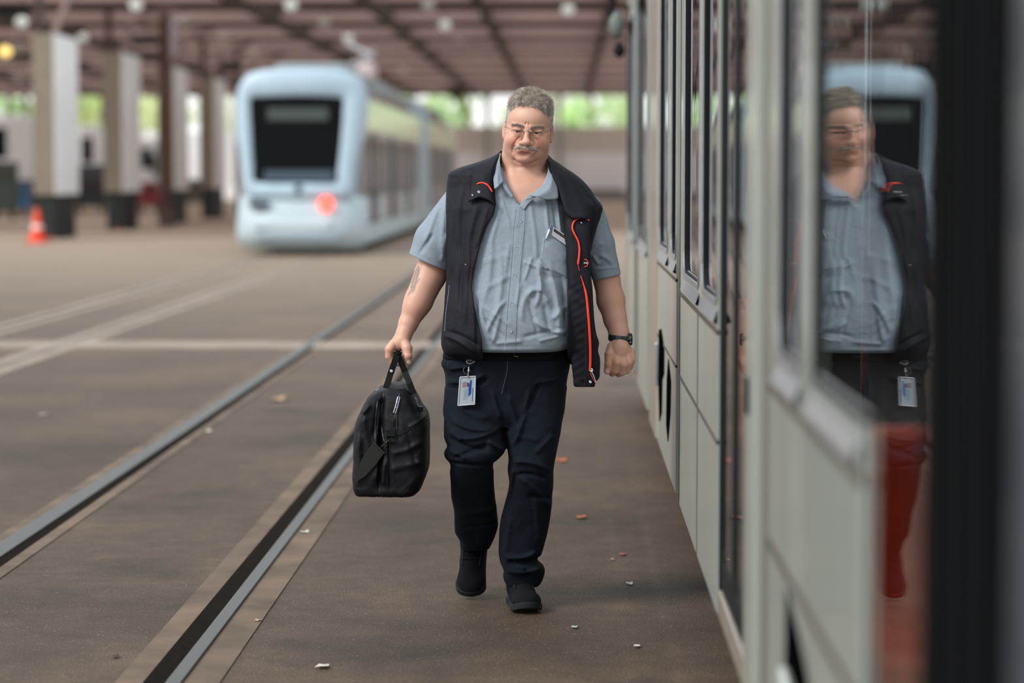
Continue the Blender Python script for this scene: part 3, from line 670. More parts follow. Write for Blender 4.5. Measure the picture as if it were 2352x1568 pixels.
# ------------------------------------------------------------------ signed-distance modelling
YM = 8.30
K = YM/FPX
CMT = np.array(CM.transposed())
def A(u, v, dy=0.0): return np.array(at(u, v, YM+dy))
def projUV(X, Y, Z):
    x = X*CMT[0, 0]+Y*CMT[0, 1]+(Z-CAMZ)*CMT[0, 2]
    y = X*CMT[1, 0]+Y*CMT[1, 1]+(Z-CAMZ)*CMT[1, 2]
    z = X*CMT[2, 0]+Y*CMT[2, 1]+(Z-CAMZ)*CMT[2, 2]
    return W/2-FPX*x/z, H/2+FPX*y/z
def axis_(segs):
    out = []
    for a, b, s in segs:
        n = max(2, int(round((b-a)/s))); out += list(np.linspace(a, b, n, endpoint=False))
    out.append(segs[-1][1]); return np.array(out, np.float32)
class Field:
    def __init__(s, xs, ys, zs, big=.06):
        s.x, s.y, s.z = xs, ys, zs; s.D = np.full((len(xs), len(ys), len(zs)), big, np.float32)
    def sub(s, lo, hi):
        sl = tuple(slice(max(0, int(np.searchsorted(a, l))-1), int(np.searchsorted(a, h))+1) for a, l, h in zip((s.x, s.y, s.z), lo, hi))
        return sl, s.x[sl[0]][:, None, None], s.y[sl[1]][None, :, None], s.z[sl[2]][None, None, :]
    def op(s, fn, lo, hi, k=.004, mode='u'):
        m = .02+k
        sl, X, Y, Z = s.sub(np.array(lo)-m, np.array(hi)+m)
        if s.D[sl].size == 0: return
        d = fn(X, Y, Z).astype(np.float32); a = s.D[sl]
        if mode == 'u':
            h = np.maximum(k-np.abs(a-d), 0)/k; s.D[sl] = np.minimum(a, d)-h*h*k/4
        elif mode == 's':
            d = -d; h = np.maximum(k-np.abs(a-d), 0)/k; s.D[sl] = np.maximum(a, d)+h*h*k/4
        elif mode == 'add': s.D[sl] = a+d
    def ell(s, c, r, k=.004, mode='u', R=None):
        c = np.array(c, float); r = np.array(r, float)
        def fn(X, Y, Z):
            x, y, z = X-c[0], Y-c[1], Z-c[2]
            if R is not None: x, y, z = (R[0][i]*x+R[1][i]*y+R[2][i]*z for i in range(3))
            a = np.sqrt((x/r[0])**2+(y/r[1])**2+(z/r[2])**2); b = np.sqrt((x/r[0]**2)**2+(y/r[1]**2)**2+(z/r[2]**2)**2)+1e-9
            return a*(a-1)/b
        m = max(r); s.op(fn, c-m, c+m, k, mode)
    def cap(s, a, b, ra, rb, k=.004, mode='u'):
        a = np.array(a, float); b = np.array(b, float); ab = b-a; L = max(float(ab@ab), 1e-9)
        def fn(X, Y, Z):
            t = np.clip(((X-a[0])*ab[0]+(Y-a[1])*ab[1]+(Z-a[2])*ab[2])/L, 0, 1)
            return np.sqrt((X-a[0]-t*ab[0])**2+(Y-a[1]-t*ab[1])**2+(Z-a[2]-t*ab[2])**2)-(ra+(rb-ra)*t)
        m = max(ra, rb); s.op(fn, np.minimum(a, b)-m, np.maximum(a, b)+m, k, mode)
    def chain(s, pts, k=.004, mode='u'):
        "pts: (u, v, dy, radius in px)"
        P = [(A(p[0], p[1], p[2]), p[3]*K) for p in pts]
        for (a, ra), (b, rb) in zip(P[:-1], P[1:]): s.cap(a, b, ra, rb, k, mode)
    def loft(s, rows, k=.004, n=2.4, mode='u', disp=None, cap_=.012):
        "rows: (v, left, right, dy, half depth)"
        P = []
        for (v, ul, ur, dy, b) in rows:
            l, r = A(ul, v, dy), A(ur, v, dy); P.append((l[2], (l[0]+r[0])/2, (r[0]-l[0])/2, YM+dy, b))
        P = np.array(P)[::-1]; zz = P[:, 0]
        def cub(t, col):
            y = P[:, col]; m = np.gradient(y, zz); i = np.clip(np.searchsorted(zz, t)-1, 0, len(zz)-2)
            h = zz[i+1]-zz[i]; q = np.clip((t-zz[i])/h, 0, 1)
            return (2*q**3-3*q*q+1)*y[i]+(q**3-2*q*q+q)*h*m[i]+(-2*q**3+3*q*q)*y[i+1]+(q**3-q*q)*h*m[i+1]
        lo = [(P[:, 1]-P[:, 2]).min(), (P[:, 3]-P[:, 4]).min(), zz[0]]; hi = [(P[:, 1]+P[:, 2]).max(), (P[:, 3]+P[:, 4]).max(), zz[-1]]
        def fn(X, Y, Z):
            z1 = Z[0, 0]; c, a, cy, b = (cub(z1, i)[None, None, :] for i in (1, 2, 3, 4))
            x = np.abs((X-c)/a); y = np.abs((Y-cy)/b); q = (x**n+y**n)**(1/n)
            g = np.sqrt((x/a)**2+(y/b)**2)/np.maximum(np.sqrt(x*x+y*y), 1e-6)
            d = (q-1)/np.maximum(g, 1e-6)
            if disp is not None:
                d = d-disp(X[:, 0, 0], Z[0, 0])[:, None, :]*(1/(1+np.exp((Y-cy+.02)/.02)))
            dz = np.maximum(zz[0]-Z, Z-zz[-1])
            return np.where(dz > -cap_, np.maximum(d, dz)+0*d, d)
        s.op(fn, lo, hi, k, mode)
    def polycut(s, poly, y0, y1, k=.003, Yref=None):
        Yr = Yref or YM-.15
        U_, V_ = projUV(s.x[:, None], Yr, s.z[None, :]); d2 = poly_sd(U_, V_, poly)*K
        us = [p[0] for p in poly]; vs = [p[1] for p in poly]
        lo = [at(min(us), 500, Yr).x, y0, at(1200, max(vs), Yr).z]; hi = [at(max(us), 500, Yr).x, y1, at(1200, min(vs), Yr).z]
        def fn(X, Y, Z):
            i0 = int(np.searchsorted(s.x, X[0, 0, 0])); j0 = int(np.searchsorted(s.z, Z[0, 0, 0]))
            q = d2[i0:i0+X.shape[0], j0:j0+Z.shape[2]][:, None, :]
            return np.maximum(np.maximum(q, Y-y1), y0-Y)
        s.op(fn, lo, hi, k, 's')
    def hit(s, u, v, y0=7.85, y1=8.8):
        Y = np.arange(y0, y1, .0015); P = np.array([at(u, v, y0), at(u, v, y1)]); t = (Y-y0)/(y1-y0)
        Q = P[0][None]+(P[1]-P[0])[None]*t[:, None]
        i = np.clip(np.searchsorted(s.x, Q[:, 0])-1, 0, len(s.x)-2); j = np.clip(np.searchsorted(s.y, Q[:, 1])-1, 0, len(s.y)-2); k_ = np.clip(np.searchsorted(s.z, Q[:, 2])-1, 0, len(s.z)-2)
        inside = (Q[:, 0] > s.x[0]) & (Q[:, 0] < s.x[-1]) & (Q[:, 1] > s.y[0]) & (Q[:, 1] < s.y[-1]) & (Q[:, 2] > s.z[0]) & (Q[:, 2] < s.z[-1])
        fx = (Q[:, 0]-s.x[i])/(s.x[i+1]-s.x[i]); fy = (Q[:, 1]-s.y[j])/(s.y[j+1]-s.y[j]); fz = (Q[:, 2]-s.z[k_])/(s.z[k_+1]-s.z[k_])
        D = 0
        for a in (0, 1):
            for b in (0, 1):
                for c in (0, 1):
                    D = D+s.D[i+a, j+b, k_+c]*(fx if a else 1-fx)*(fy if b else 1-fy)*(fz if c else 1-fz)
        w = np.where((D < 0) & inside)[0]
        return float(Y[w[0]]) if len(w) else None
    def mesh(s, name, m, parent=None, color=None, smooth_it=1):
        D, xs, ys, zs = s.D, s.x, s.y, s.z
        g = D < 0; nx, ny, nz = D.shape
        c = np.zeros((nx-1, ny-1, nz-1), np.uint8)
        for i in (0, 1):
            for j in (0, 1):
                for k in (0, 1): c += g[i:nx-1+i, j:ny-1+j, k:nz-1+k]
        fl = np.flatnonzero(((c > 0) & (c < 8)).ravel()); I, J, Kk = np.unravel_index(fl, c.shape)
        val = {(a, b, e): D[I+a, J+b, Kk+e] for a in (0, 1) for b in (0, 1) for e in (0, 1)}
        acc = np.zeros((len(fl), 3)); cnt = np.zeros(len(fl))
        for ax in range(3):
            for p in (0, 1):
                for q in (0, 1):
                    a = [p, q]; a.insert(ax, 0); b = list(a); b[ax] = 1
                    va, vb = val[tuple(a)], val[tuple(b)]; w = (va < 0) != (vb < 0)
                    t = np.where(w, va/np.where(w, va-vb, 1), 0); pt = np.tile(np.array(a, float), (len(fl), 1)); pt[:, ax] = t
                    acc[w] += pt[w]; cnt[w] += 1
        fr = acc/cnt[:, None]
        Vt = np.stack([xs[I]+fr[:, 0]*(xs[I+1]-xs[I]), ys[J]+fr[:, 1]*(ys[J+1]-ys[J]), zs[Kk]+fr[:, 2]*(zs[Kk+1]-zs[Kk])], 1)
        vid = lambda i, j, k: np.searchsorted(fl, (i*c.shape[1]+j)*c.shape[2]+k)
        Q = []
        for ax in range(3):
            sl0 = [slice(1, -1)]*3; sl1 = [slice(1, -1)]*3; sl0[ax] = slice(0, -1); sl1[ax] = slice(1, None)
            a, b = g[tuple(sl0)], g[tuple(sl1)]; w = np.argwhere(a != b); off = [1, 1, 1]; off[ax] = 0; e = w+np.array(off)
            fw = a[tuple(w.T)]
            o1, o2 = [(1, 2), (2, 0), (0, 1)][ax]
            d1 = np.zeros(3, int); d1[o1] = 1; d2 = np.zeros(3, int); d2[o2] = 1
            qd = np.stack([vid(*(e-d1-d2).T), vid(*(e-d2).T), vid(*e.T), vid(*(e-d1).T)], 1)
            qd[~fw] = qd[~fw][:, ::-1]; Q.append(qd)
        Q = np.concatenate(Q)
        for _ in range(smooth_it):           # light relaxation removes stair steps
            sm = np.zeros_like(Vt); n = np.zeros(len(Vt))
            for a, b in ((0, 1), (1, 2), (2, 3), (3, 0)):
                for p in range(3):
                    sm[:, p] += np.bincount(Q[:, a], Vt[Q[:, b], p], len(Vt))+np.bincount(Q[:, b], Vt[Q[:, a], p], len(Vt))
                n += np.bincount(Q[:, a], minlength=len(Vt))+np.bincount(Q[:, b], minlength=len(Vt))
            Vt = Vt*.5+.5*sm/np.maximum(n, 1)[:, None]
        me = mesh_np(name, Vt, Q)
        me.materials.append(m)
        if color is not None:
            col = color(Vt); ca = me.color_attributes.new('Col', 'FLOAT_COLOR', 'POINT')
            ca.data.foreach_set('color', np.concatenate([col, np.ones((len(col), 1))], 1).astype(np.float32).ravel())
        o = bpy.data.objects.new(name, me); SC.collection.objects.link(o)
        if parent: o.parent = parent
        s.V, s.Q = Vt, Q
        return o
def mesh_np(name, Vt, Q, smooth=True):
    me = bpy.data.meshes.new(name); n, m = len(Vt), len(Q); k = Q.shape[1]
    me.vertices.add(n); me.vertices.foreach_set('co', np.asarray(Vt, np.float32).ravel())
    me.loops.add(k*m); me.loops.foreach_set('vertex_index', np.asarray(Q, np.int32).ravel())
    me.polygons.add(m); me.polygons.foreach_set('loop_start', np.arange(0, k*m, k, dtype=np.int32))
    me.update(calc_edges=True); me.polygons.foreach_set('use_smooth', np.ones(m, bool) if smooth else np.zeros(m, bool)); me.update()
    return me
def poly_sd(U_, V_, poly):
    P = np.array(poly, float); n = len(P); best = np.full(U_.shape, 1e18); ins = np.zeros(U_.shape, bool)
    for i in range(n):
        a, b = P[i], P[(i+1) % n]; e = b-a; t = np.clip(((U_-a[0])*e[0]+(V_-a[1])*e[1])/max(e@e, 1e-9), 0, 1)
        best = np.minimum(best, (U_-a[0]-t*e[0])**2+(V_-a[1]-t*e[1])**2)
        if a[1] != b[1]:
            ins ^= ((a[1] > V_) != (b[1] > V_)) & (U_ < (b[0]-a[0])*(V_-a[1])/(b[1]-a[1])+a[0])
    d = np.sqrt(best); return np.where(ins, -d, d)
def ridges(lst, Yref=None):
    "relief map: each (u0,v0,u1,v1,width px,height mm) or with a bend (…, bend px)"
    Yr = Yref or YM-.15
    def f(xs, zs):
        U_, V_ = projUV(xs[:, None], Yr, zs[None, :]); out = np.zeros(U_.shape)
        for r in lst:
            u0, v0, u1, v1, w, h = r[:6]; bend = r[6] if len(r) > 6 else 0
            ex, ey = u1-u0, v1-v0; L = math.hypot(ex, ey)
            t = ((U_-u0)*ex+(V_-v0)*ey)/L/L; s_ = ((U_-u0)*-ey+(V_-v0)*ex)/L-bend*4*t*(1-t)
            env = np.clip(np.minimum((t+.12)/.25, (1.12-t)/.25), 0, 1); env = env*env*(3-2*env)
            out += h*.001*env*np.exp(-(s_/w)**2)
        return out
    return f
def plus(*fs): return lambda xs, zs: sum(f(xs, zs) for f in fs)
def noise_relief(amp, su, sv, seed, Yref=None, warp=0):
    r = np.random.default_rng(seed); c = [(r.normal()/su, r.normal()/sv, r.uniform(0, 6.28)) for _ in range(14)]
    Yr = Yref or YM-.15
    def f(xs, zs):
        U_, V_ = projUV(xs[:, None], Yr, zs[None, :]); o = 0
        for a, b, p in c: o = o+np.sin(a*U_+b*V_+p)
        return o/14*2.2*amp*.001
    return f
def sheet(name, curves, m, parent, n=24, thick=.002, field=None, offs=None, col=None):
    "surface through several guide curves; each curve is a list of (u, v, lift m) measured off a field's surface or (u, v, dy)"
    def res(c, k):
        c = np.array(c, float); t = np.r_[0, np.cumsum(np.hypot(*np.diff(c[:, :2], axis=0).T))]; t /= t[-1]; q = np.linspace(0, 1, k)
        return np.stack([np.interp(q, t, c[:, i]) for i in range(3)], 1)
    C = np.stack([res(c, n) for c in curves]); m_ = len(curves); rows = []
    for i in range(m_-1):
        for s_ in np.linspace(0, 1, 6, endpoint=(i == m_-2)): rows.append(C[i]*(1-s_)+C[i+1]*s_)
    R = np.array(rows)
    for _ in range(3): R[:, 1:-1] = (R[:, 1:-1]*2+R[:, :-2]+R[:, 2:])/4
    Yh = np.zeros(R.shape[:2])
    for i in range(R.shape[0]):
        for j in range(R.shape[1]):
            if field is not None:
                h = [f.hit(R[i, j, 0], R[i, j, 1]) for f in (field if isinstance(field, (list, tuple)) else [field])]; h = [x for x in h if x]
                Yh[i, j] = min(h) if h else np.nan
            else: Yh[i, j] = YM
    if np.isnan(Yh).any(): Yh[np.isnan(Yh)] = np.nanmedian(Yh)
    for _ in range(4):
        Yh[1:-1] = (Yh[1:-1]*2+Yh[:-2]+Yh[2:])/4; Yh[:, 1:-1] = (Yh[:, 1:-1]*2+Yh[:, :-2]+Yh[:, 2:])/4
    mb = MB(); a, b = R.shape[:2]
    sg = -1 if field is not None else 1
    vs = [at(R[i, j, 0], R[i, j, 1], Yh[i, j]+sg*R[i, j, 2]) for i in range(a) for j in range(b)]
    mb.add(vs, [(i*b+j, i*b+j+1, (i+1)*b+j+1, (i+1)*b+j) for i in range(a-1) for j in range(b-1)])
    o = mb.build(name, m, parent, smooth=True, solid=thick)
    return o
def on(field, pts, off=.002, sub=6):
    "points (u, v) dropped onto a surface, resampled smoothly"
    P = np.array(pts, float)
    if len(P) > 2 and sub > 1:
        Q = []
        for i in range(len(P)-1):
            p0, p1, p2, p3 = P[max(i-1, 0)], P[i], P[i+1], P[min(i+2, len(P)-1)]
            for t in np.linspace(0, 1, sub, endpoint=False): Q.append(.5*((2*p1)+(-p0+p2)*t+(2*p0-5*p1+4*p2-p3)*t*t+(-p0+3*p1-3*p2+p3)*t**3))
        Q.append(P[-1]); P = np.array(Q)
    fs = field if isinstance(field, (list, tuple)) else [field]; Ys = []
    for p in P:
        h = [f.hit(p[0], p[1]) for f in fs]; h = [x for x in h if x]; Ys.append(min(h) if h else np.nan)
    Ys = np.array(Ys); Ys[np.isnan(Ys)] = np.nanmedian(Ys)
    if len(Ys) > 3: Ys[1:-1] = (Ys[:-2]+Ys[1:-1]*2+Ys[2:])/4
    return [at(p[0], p[1], y-off) for p, y in zip(P, Ys)]
# ------------------------------------------------------------------ the man
M_skin = mat('skin', '#c08a70', .48, attr='Col', sss=.12, bump=.12, bscale=420, spec=.45)
M_shirt = mat('shirt_chambray', '#808c98', .85, bump=.35, bscale=900, vary=.07, vscale=90)
M_shirtd = mat('shirt_stitch', '#5e6b78', .9)
M_vest = mat('vest_dark_navy', '#0c0e19', .7, spec=.25, bump=.25, bscale=500, vary=.15, vscale=30)
M_lining = mat('vest_lining', '#10131b', .45, bump=.2, bscale=300)
M_red = mat('red_zip_tape', '#e23a1e', .5)
M_rstitch = mat('red_stitching', '#3c1424', .8)
M_trou = mat('trouser_dark_navy', '#0c141e', .9, spec=.2, bump=.3, bscale=900, vary=.12, vscale=25)
M_belt = mat('belt_black_leather', '#050405', .8, spec=.15)
M_shoe = mat('shoe_black_fabric', '#090a12', .9, spec=.2, bump=.4, bscale=900)
M_sole = mat('shoe_sole', '#14191b', .75, spec=.3)
M_metal = mat('worn_metal', '#9a9486', .35, metal=.9)
M_hair = mat('grey_hair', '#9a9186', .6, attr='Col')
MAN = empty('person')
tag(MAN, 'grey-haired man in a light blue shirt and dark vest walking with a black bag', 'person')

# head frame
HO = A(1212.5, 301, -.02); _r, _p = math.radians(4.6), math.radians(3)
RH = np.array([[math.cos(_r), 0, math.sin(_r)], [0, 1, 0], [-math.sin(_r), 0, math.cos(_r)]])@np.array([[1, 0, 0], [0, math.cos(_p), -math.sin(_p)], [0, math.sin(_p), math.cos(_p)]])
RHT = RH.T
def HL(x, y, z): return HO+RH@(np.array([x, y, z])*.001)
def headlocal(P): return ((P-HO)@RH)*1000     # rows of points -> local mm
hx0, hx1 = HO[0]-.105, HO[0]+.105
xl, xr = A(872, 800)[0], A(1466, 800)[0]
BODY = Field(axis_([(xl, xl+.10, .002), (xl+.10, hx0, .0035), (hx0, hx1, .0015), (hx1, xr-.11, .0035), (xr-.11, xr, .002)]),
             axis_([(7.98, 8.06, .005), (8.06, 8.30, .0018), (8.30, 8.45, .004), (8.45, 8.85, .012)]),
             axis_([(.04, A(0, 880)[2], .012), (A(0, 880)[2], A(0, 760)[2], .0018), (A(0, 760)[2], A(0, 480)[2], .0035), (A(0, 480)[2], A(0, 392)[2], .0025), (A(0, 392)[2], A(0, 185)[2], .0015)]))
B = BODY
# legs and pelvis, inside the trousers
B.chain([(1090, 850, .0, 44), (1090, 950, -.03, 44), (1088, 1040, -.07, 36), (1085, 1120, .02, 32), (1090, 1225, .20, 22), (1094, 1250, .235, 18)], .02)
B.chain([(1235, 850, .0, 44), (1226, 950, -.02, 44), (1220, 1060, -.04, 36), (1215, 1150, .0, 32), (1195, 1290, .06, 24), (1195, 1340, .09, 24)], .02)
torso = [(398, 1110, 1290, .03, .085), (420, 1062, 1335, .03, .110), (450, 1048, 1350, .02, .126), (500, 1042, 1350, .01, .141), (560, 1044, 1340, 0, .151), (620, 1044, 1333, -.01, .161), (680, 1042, 1328, -.02, .175), (740, 1040, 1324, -.02, .165), (780, 1046, 1312, -.01, .135), (850, 1048, 1288, .0, .12), (900, 1060, 1270, .0, .11)]
B.loft(torso, .02, 2.2)
# arms
B.chain([(1062, 450, .04, 38), (1004, 588, .04, 37), (988, 632, .03, 36.5), (962, 692, .005, 31), (938, 742, -.015, 21.5), (928, 768, -.03, 18)], .012)
B.chain([(975, 655, .01, 29), (953, 705, -.01, 26)], .02)
B.chain([(1343, 488, .04, 30), (1393, 640, .03, 30), (1403, 690, .02, 32), (1413, 733, 0, 26), (1422, 766, -.02, 22.5), (1424, 788, -.03, 21.5)], .012)
# right-hand side hand (hanging, loosely closed)
B.chain([(1423, 785, -.035, 20), (1422, 800, -.045, 22), (1421, 814, -.048, 21)], .012)
B.ell(A(1424, 812, -.04), (30*K, 17*K, 26*K), .010)
for f in ([(1406, 796, -.05, 12), (1400, 814, -.066, 11.5), (1398, 836, -.074, 9.6), (1395, 852, -.068, 8)],
          [(1414, 812, -.055, 12), (1418, 832, -.076, 10.8), (1413, 850, -.066, 9.2), (1406, 857, -.046, 8)],
          [(1427, 812, -.052, 12), (1432, 836, -.070, 10.4), (1429, 854, -.056, 9), (1420, 858, -.034, 8)],
          [(1439, 812, -.046, 11.5), (1443, 833, -.060, 9.8), (1440, 850, -.046, 8.6), (1431, 853, -.026, 7.6)],
          [(1448, 808, -.036, 10.5), (1450, 827, -.046, 8.8), (1447, 842, -.034, 7.6), (1439, 846, -.018, 7)]):
    B.chain(f, .0026)
for (u, v, dy, r) in ((1417, 829, -.072, 11.5), (1431, 830, -.068, 11.5), (1443, 828, -.058, 10.8), (1450, 824, -.045, 9.6)): B.ell(A(u, v, dy), (r*K*.9, r*K*.9, r*K*.8), .006)
for (u, v, dy) in ((1424, 840, -.086), (1437, 838, -.074), (1447, 833, -.060)): B.cap(A(u, v-5, dy), A(u-1, v+14, dy+.004), .0014, .0014, .003, 's')
B.cap(A(1407, 824, -.082), A(1404, 852, -.080), .0016, .0016, .003, 's')
# left-hand side hand gripping the bag handle
B.chain([(928, 766, -.03, 17.5), (924, 780, -.035, 18)], .012)
B.ell(A(917, 788, -.035), (19*K, 19*K, 19*K), .010)
B.ell(A(926, 784, -.045), (14*K, 14*K, 17*K), .010)
for dyo, sc, cut in ((-.036, 1.0, 0), (-.012, 1.02, 0), (.012, .96, -1), (.034, .84, -4)):
    B.chain([(903, 792+cut, dyo-.012, 11*sc), (895, 802+cut, dyo-.014, 10.5*sc), (894, 818+cut, dyo-.012, 9*sc), (903, 831+cut, dyo-.008, 8.4*sc), (917, 833+cut, dyo-.004, 8*sc), (927, 826+cut, dyo, 7.2*sc)], .0026)
B.chain([(926, 780, -.045, 12), (935, 800, -.066, 12), (936, 818, -.075, 10.2), (938, 831, -.072, 8.2)], .003)
B.ell(A(936, 817, -.078), (10.6*K, 8*K, 7*K), .004)
# neck, chest and shoulders seen in the open collar
B.cap(HL(-2, 22, -72), A(1199, 408, .025), .068, .080, .02)
B.cap(A(1166, 362, -.02), A(1192, 436, -.080), .011, .007, .025); B.cap(A(1244, 366, -.015), A(1207, 438, -.080), .011, .007, .025)
B.ell(A(1205, 402, -.052), (.016, .013, .020), .03)
for s in (-1, 1): B.cap(HL(s*22-4, 22, -62), A(1199+s*15, 412, .025), .053, .060, .02)
B.ell(A(1196, 455, -.02), (.14, .083, .08), .03)
B.cap(A(1160, 415, .04), A(1080, 450, .03), .05, .04, .03); B.cap(A(1245, 418, .04), A(1325, 470, .03), .05, .035, .03)
# skull
def hell(c, r, k=12, mode='u', rot=None):
    R = RH
    if rot is not None: R = RH@np.array(Matrix.Rotation(math.radians(rot[0]), 3, rot[1]))
    B.ell(HL(*c), np.array(r)*.001, k*.001, mode, R)
def hcap(a, b, ra, rb, k=8, mode='u'): B.cap(HL(*a), HL(*b), ra*.001, rb*.001, k*.001, mode)
hell((3, 14, 46), (78, 96, 92), 20)
hell((0, -6, -12), (76, 72, 78), 25)
hell((0, -26, 40), (66, 60, 52), 22)
for s in (-1, 1):
    hell((s*40, -47, -33), (34, 33, 31), 18)              # cheek
    hell((s*42, -66, -28), (19, 13, 17), 12)              # cheek apple, lifted by the smile
    hell((s*47-1, -18, -60), (25, 38, 33), 24)            # jowl
    hell((s*55, -34, -4), (17, 26, 18), 14)               # cheekbone
    hell((s*15, -82, -58), (20, 16, 18), 12)              # muzzle
hell((0, -36, -76), (50, 46, 30), 20)                     # jaw
hell((-3, -66, -92), (27, 22, 15), 12)                    # chin
hell((0, -6, -100), (62, 44, 20), 22)                     # double chin
for s in (-1, 1):
    hcap((s*11, -82, 12.5), (s*46, -67, 18), 9, 7, 10)    # brow ridge
    hell((s*33, -88, 2), (17, 13, 9.5), 9, 's')           # socket
    hell((s*33.5, -72, 5.6), (18.5, 13.6, 7.2), 3)        # upper lid, heavy
    hell((s*33.5, -71.5, -6.1), (17.5, 13.3, 6.4), 3)     # lower lid
    hell((s*34, -70, -15), (17, 12, 6), 6)                # bag below
hcap((-1, -84, 14), (-2, -97, -20), 7.5, 9, 10)           # nose bridge
hell((-1, -103, -34), (15.5, 15, 13), 8)                    # tip
for s in (-1, 1):
    hell((-2+s*16.5, -92, -38), (9.0, 11, 9), 5)        # wing
    hell((-2+s*7.5, -101, -46), (4.2, 5, 3), 2.5, 's')    # nostril
hell((0, -92, -56), (24, 9, 8), 6)                        # upper lip, under the moustache
hell((0, -88, -71.5), (22, 9.5, 5.4), 4)                  # lower lip
for s in (-1, 1):                                         # ears
    hell((s*81, 10, -4), (6.5, 16, 29), 5, rot=(s*-14, 'Z')); hell((s*86, 3, 0), (3.6, 8, 17), 3, 's', rot=(s*-14, 'Z'))
    hell((s*79, 5, -26), (6, 8, 9), 4)
def groove(pts, r, out=.35, k=3, n=5):
    "a furrow following the face surface under these picture points"
    P = np.array(pts, float); t = np.linspace(0, len(P)-1, (len(P)-1)*n+1); U_ = np.interp(t, range(len(P)), P[:, 0]); V_ = np.interp(t, range(len(P)), P[:, 1])
    Y_ = [B.hit(a, b, 8.05, 8.5) for a, b in zip(U_, V_)]; pr = None
    for i, (a, b, y) in enumerate(zip(U_, V_, Y_)):
        if y is None: pr = None; continue
        e = min(1, .35+i/3, .35+(len(U_)-1-i)/3); q = np.array(at(a, b, y-r*.001*(out+(1-e)*.5)))
        if pr is not None: B.cap(pr[0], q, r*.001*pr[1], r*.001*e, k*.001, 's')
        pr = (q, e)
groove([(1178, 366), (1190, 374), (1205, 377), (1222, 375), (1234, 369)], 3.2, .7, 8)
groove([(1195, 313), (1187, 321), (1180, 331), (1177, 342), (1177, 353)], 2.3, .15, 3.2); groove([(1227, 315), (1235, 323), (1241, 335), (1243, 349)], 2.3, .15, 3.2)
groove([(1194, 353), (1205, 356), (1218, 355)], 4.5, .55, 7)
groove([(1179, 335), (1184, 338.5), (1191, 341.5), (1201, 344), (1212, 345.5), (1224, 346), (1233, 344.5), (1239.5, 340)], 2.0, .0, 2.2)
groove([(1175, 301), (1183, 305), (1194, 305.5), (1203, 301)], 1.2, .2, 3); groove([(1226, 305), (1235, 310), (1248, 309.5), (1257, 304)], 1.2, .2, 3)
groove([(1190, 250), (1206, 248), (1224, 249)], .7, .75, 4)
groove([(1207, 288), (1208.5, 280)], .9, .5, 3, 8); groove([(1215.5, 289), (1214, 281)], .9, .5, 3, 8)
groove([(1166, 292), (1159, 289)], .8, .3, 3, 6); groove([(1166, 297), (1159, 299)], .8, .3, 3, 6); groove([(1262, 300), (1268, 297)], .8, .3, 3, 6)
def hairmask(L):
    "0..1 where hair grows, from local head coordinates in mm"
    x, y, z = L[:, 0], L[:, 1], L[:, 2]
    line = 86-.0060*x*x*(1+.25*np.sign(x))+3*np.sin(x*.35)+2.2*np.sin(x*.81+1)     # front hairline height
    front = (z-line)/6
    sidez = np.interp(y, [-60, -42, -28, -10, 5, 25, 60], [96, 66, 24, -12, 6, -40, -60])
    side = np.minimum((z-sidez)/6, (np.abs(x)-58)/5)
    back = np.minimum((y-18)/8, (z+62)/8)
    return np.clip(np.maximum(np.maximum(np.where(y < 30, front, -9), side), back)+.5, 0, 1)*(z > -70)*(1-((np.abs(x) > 77) & (z < 22) & (y > -6) & (y < 30)))
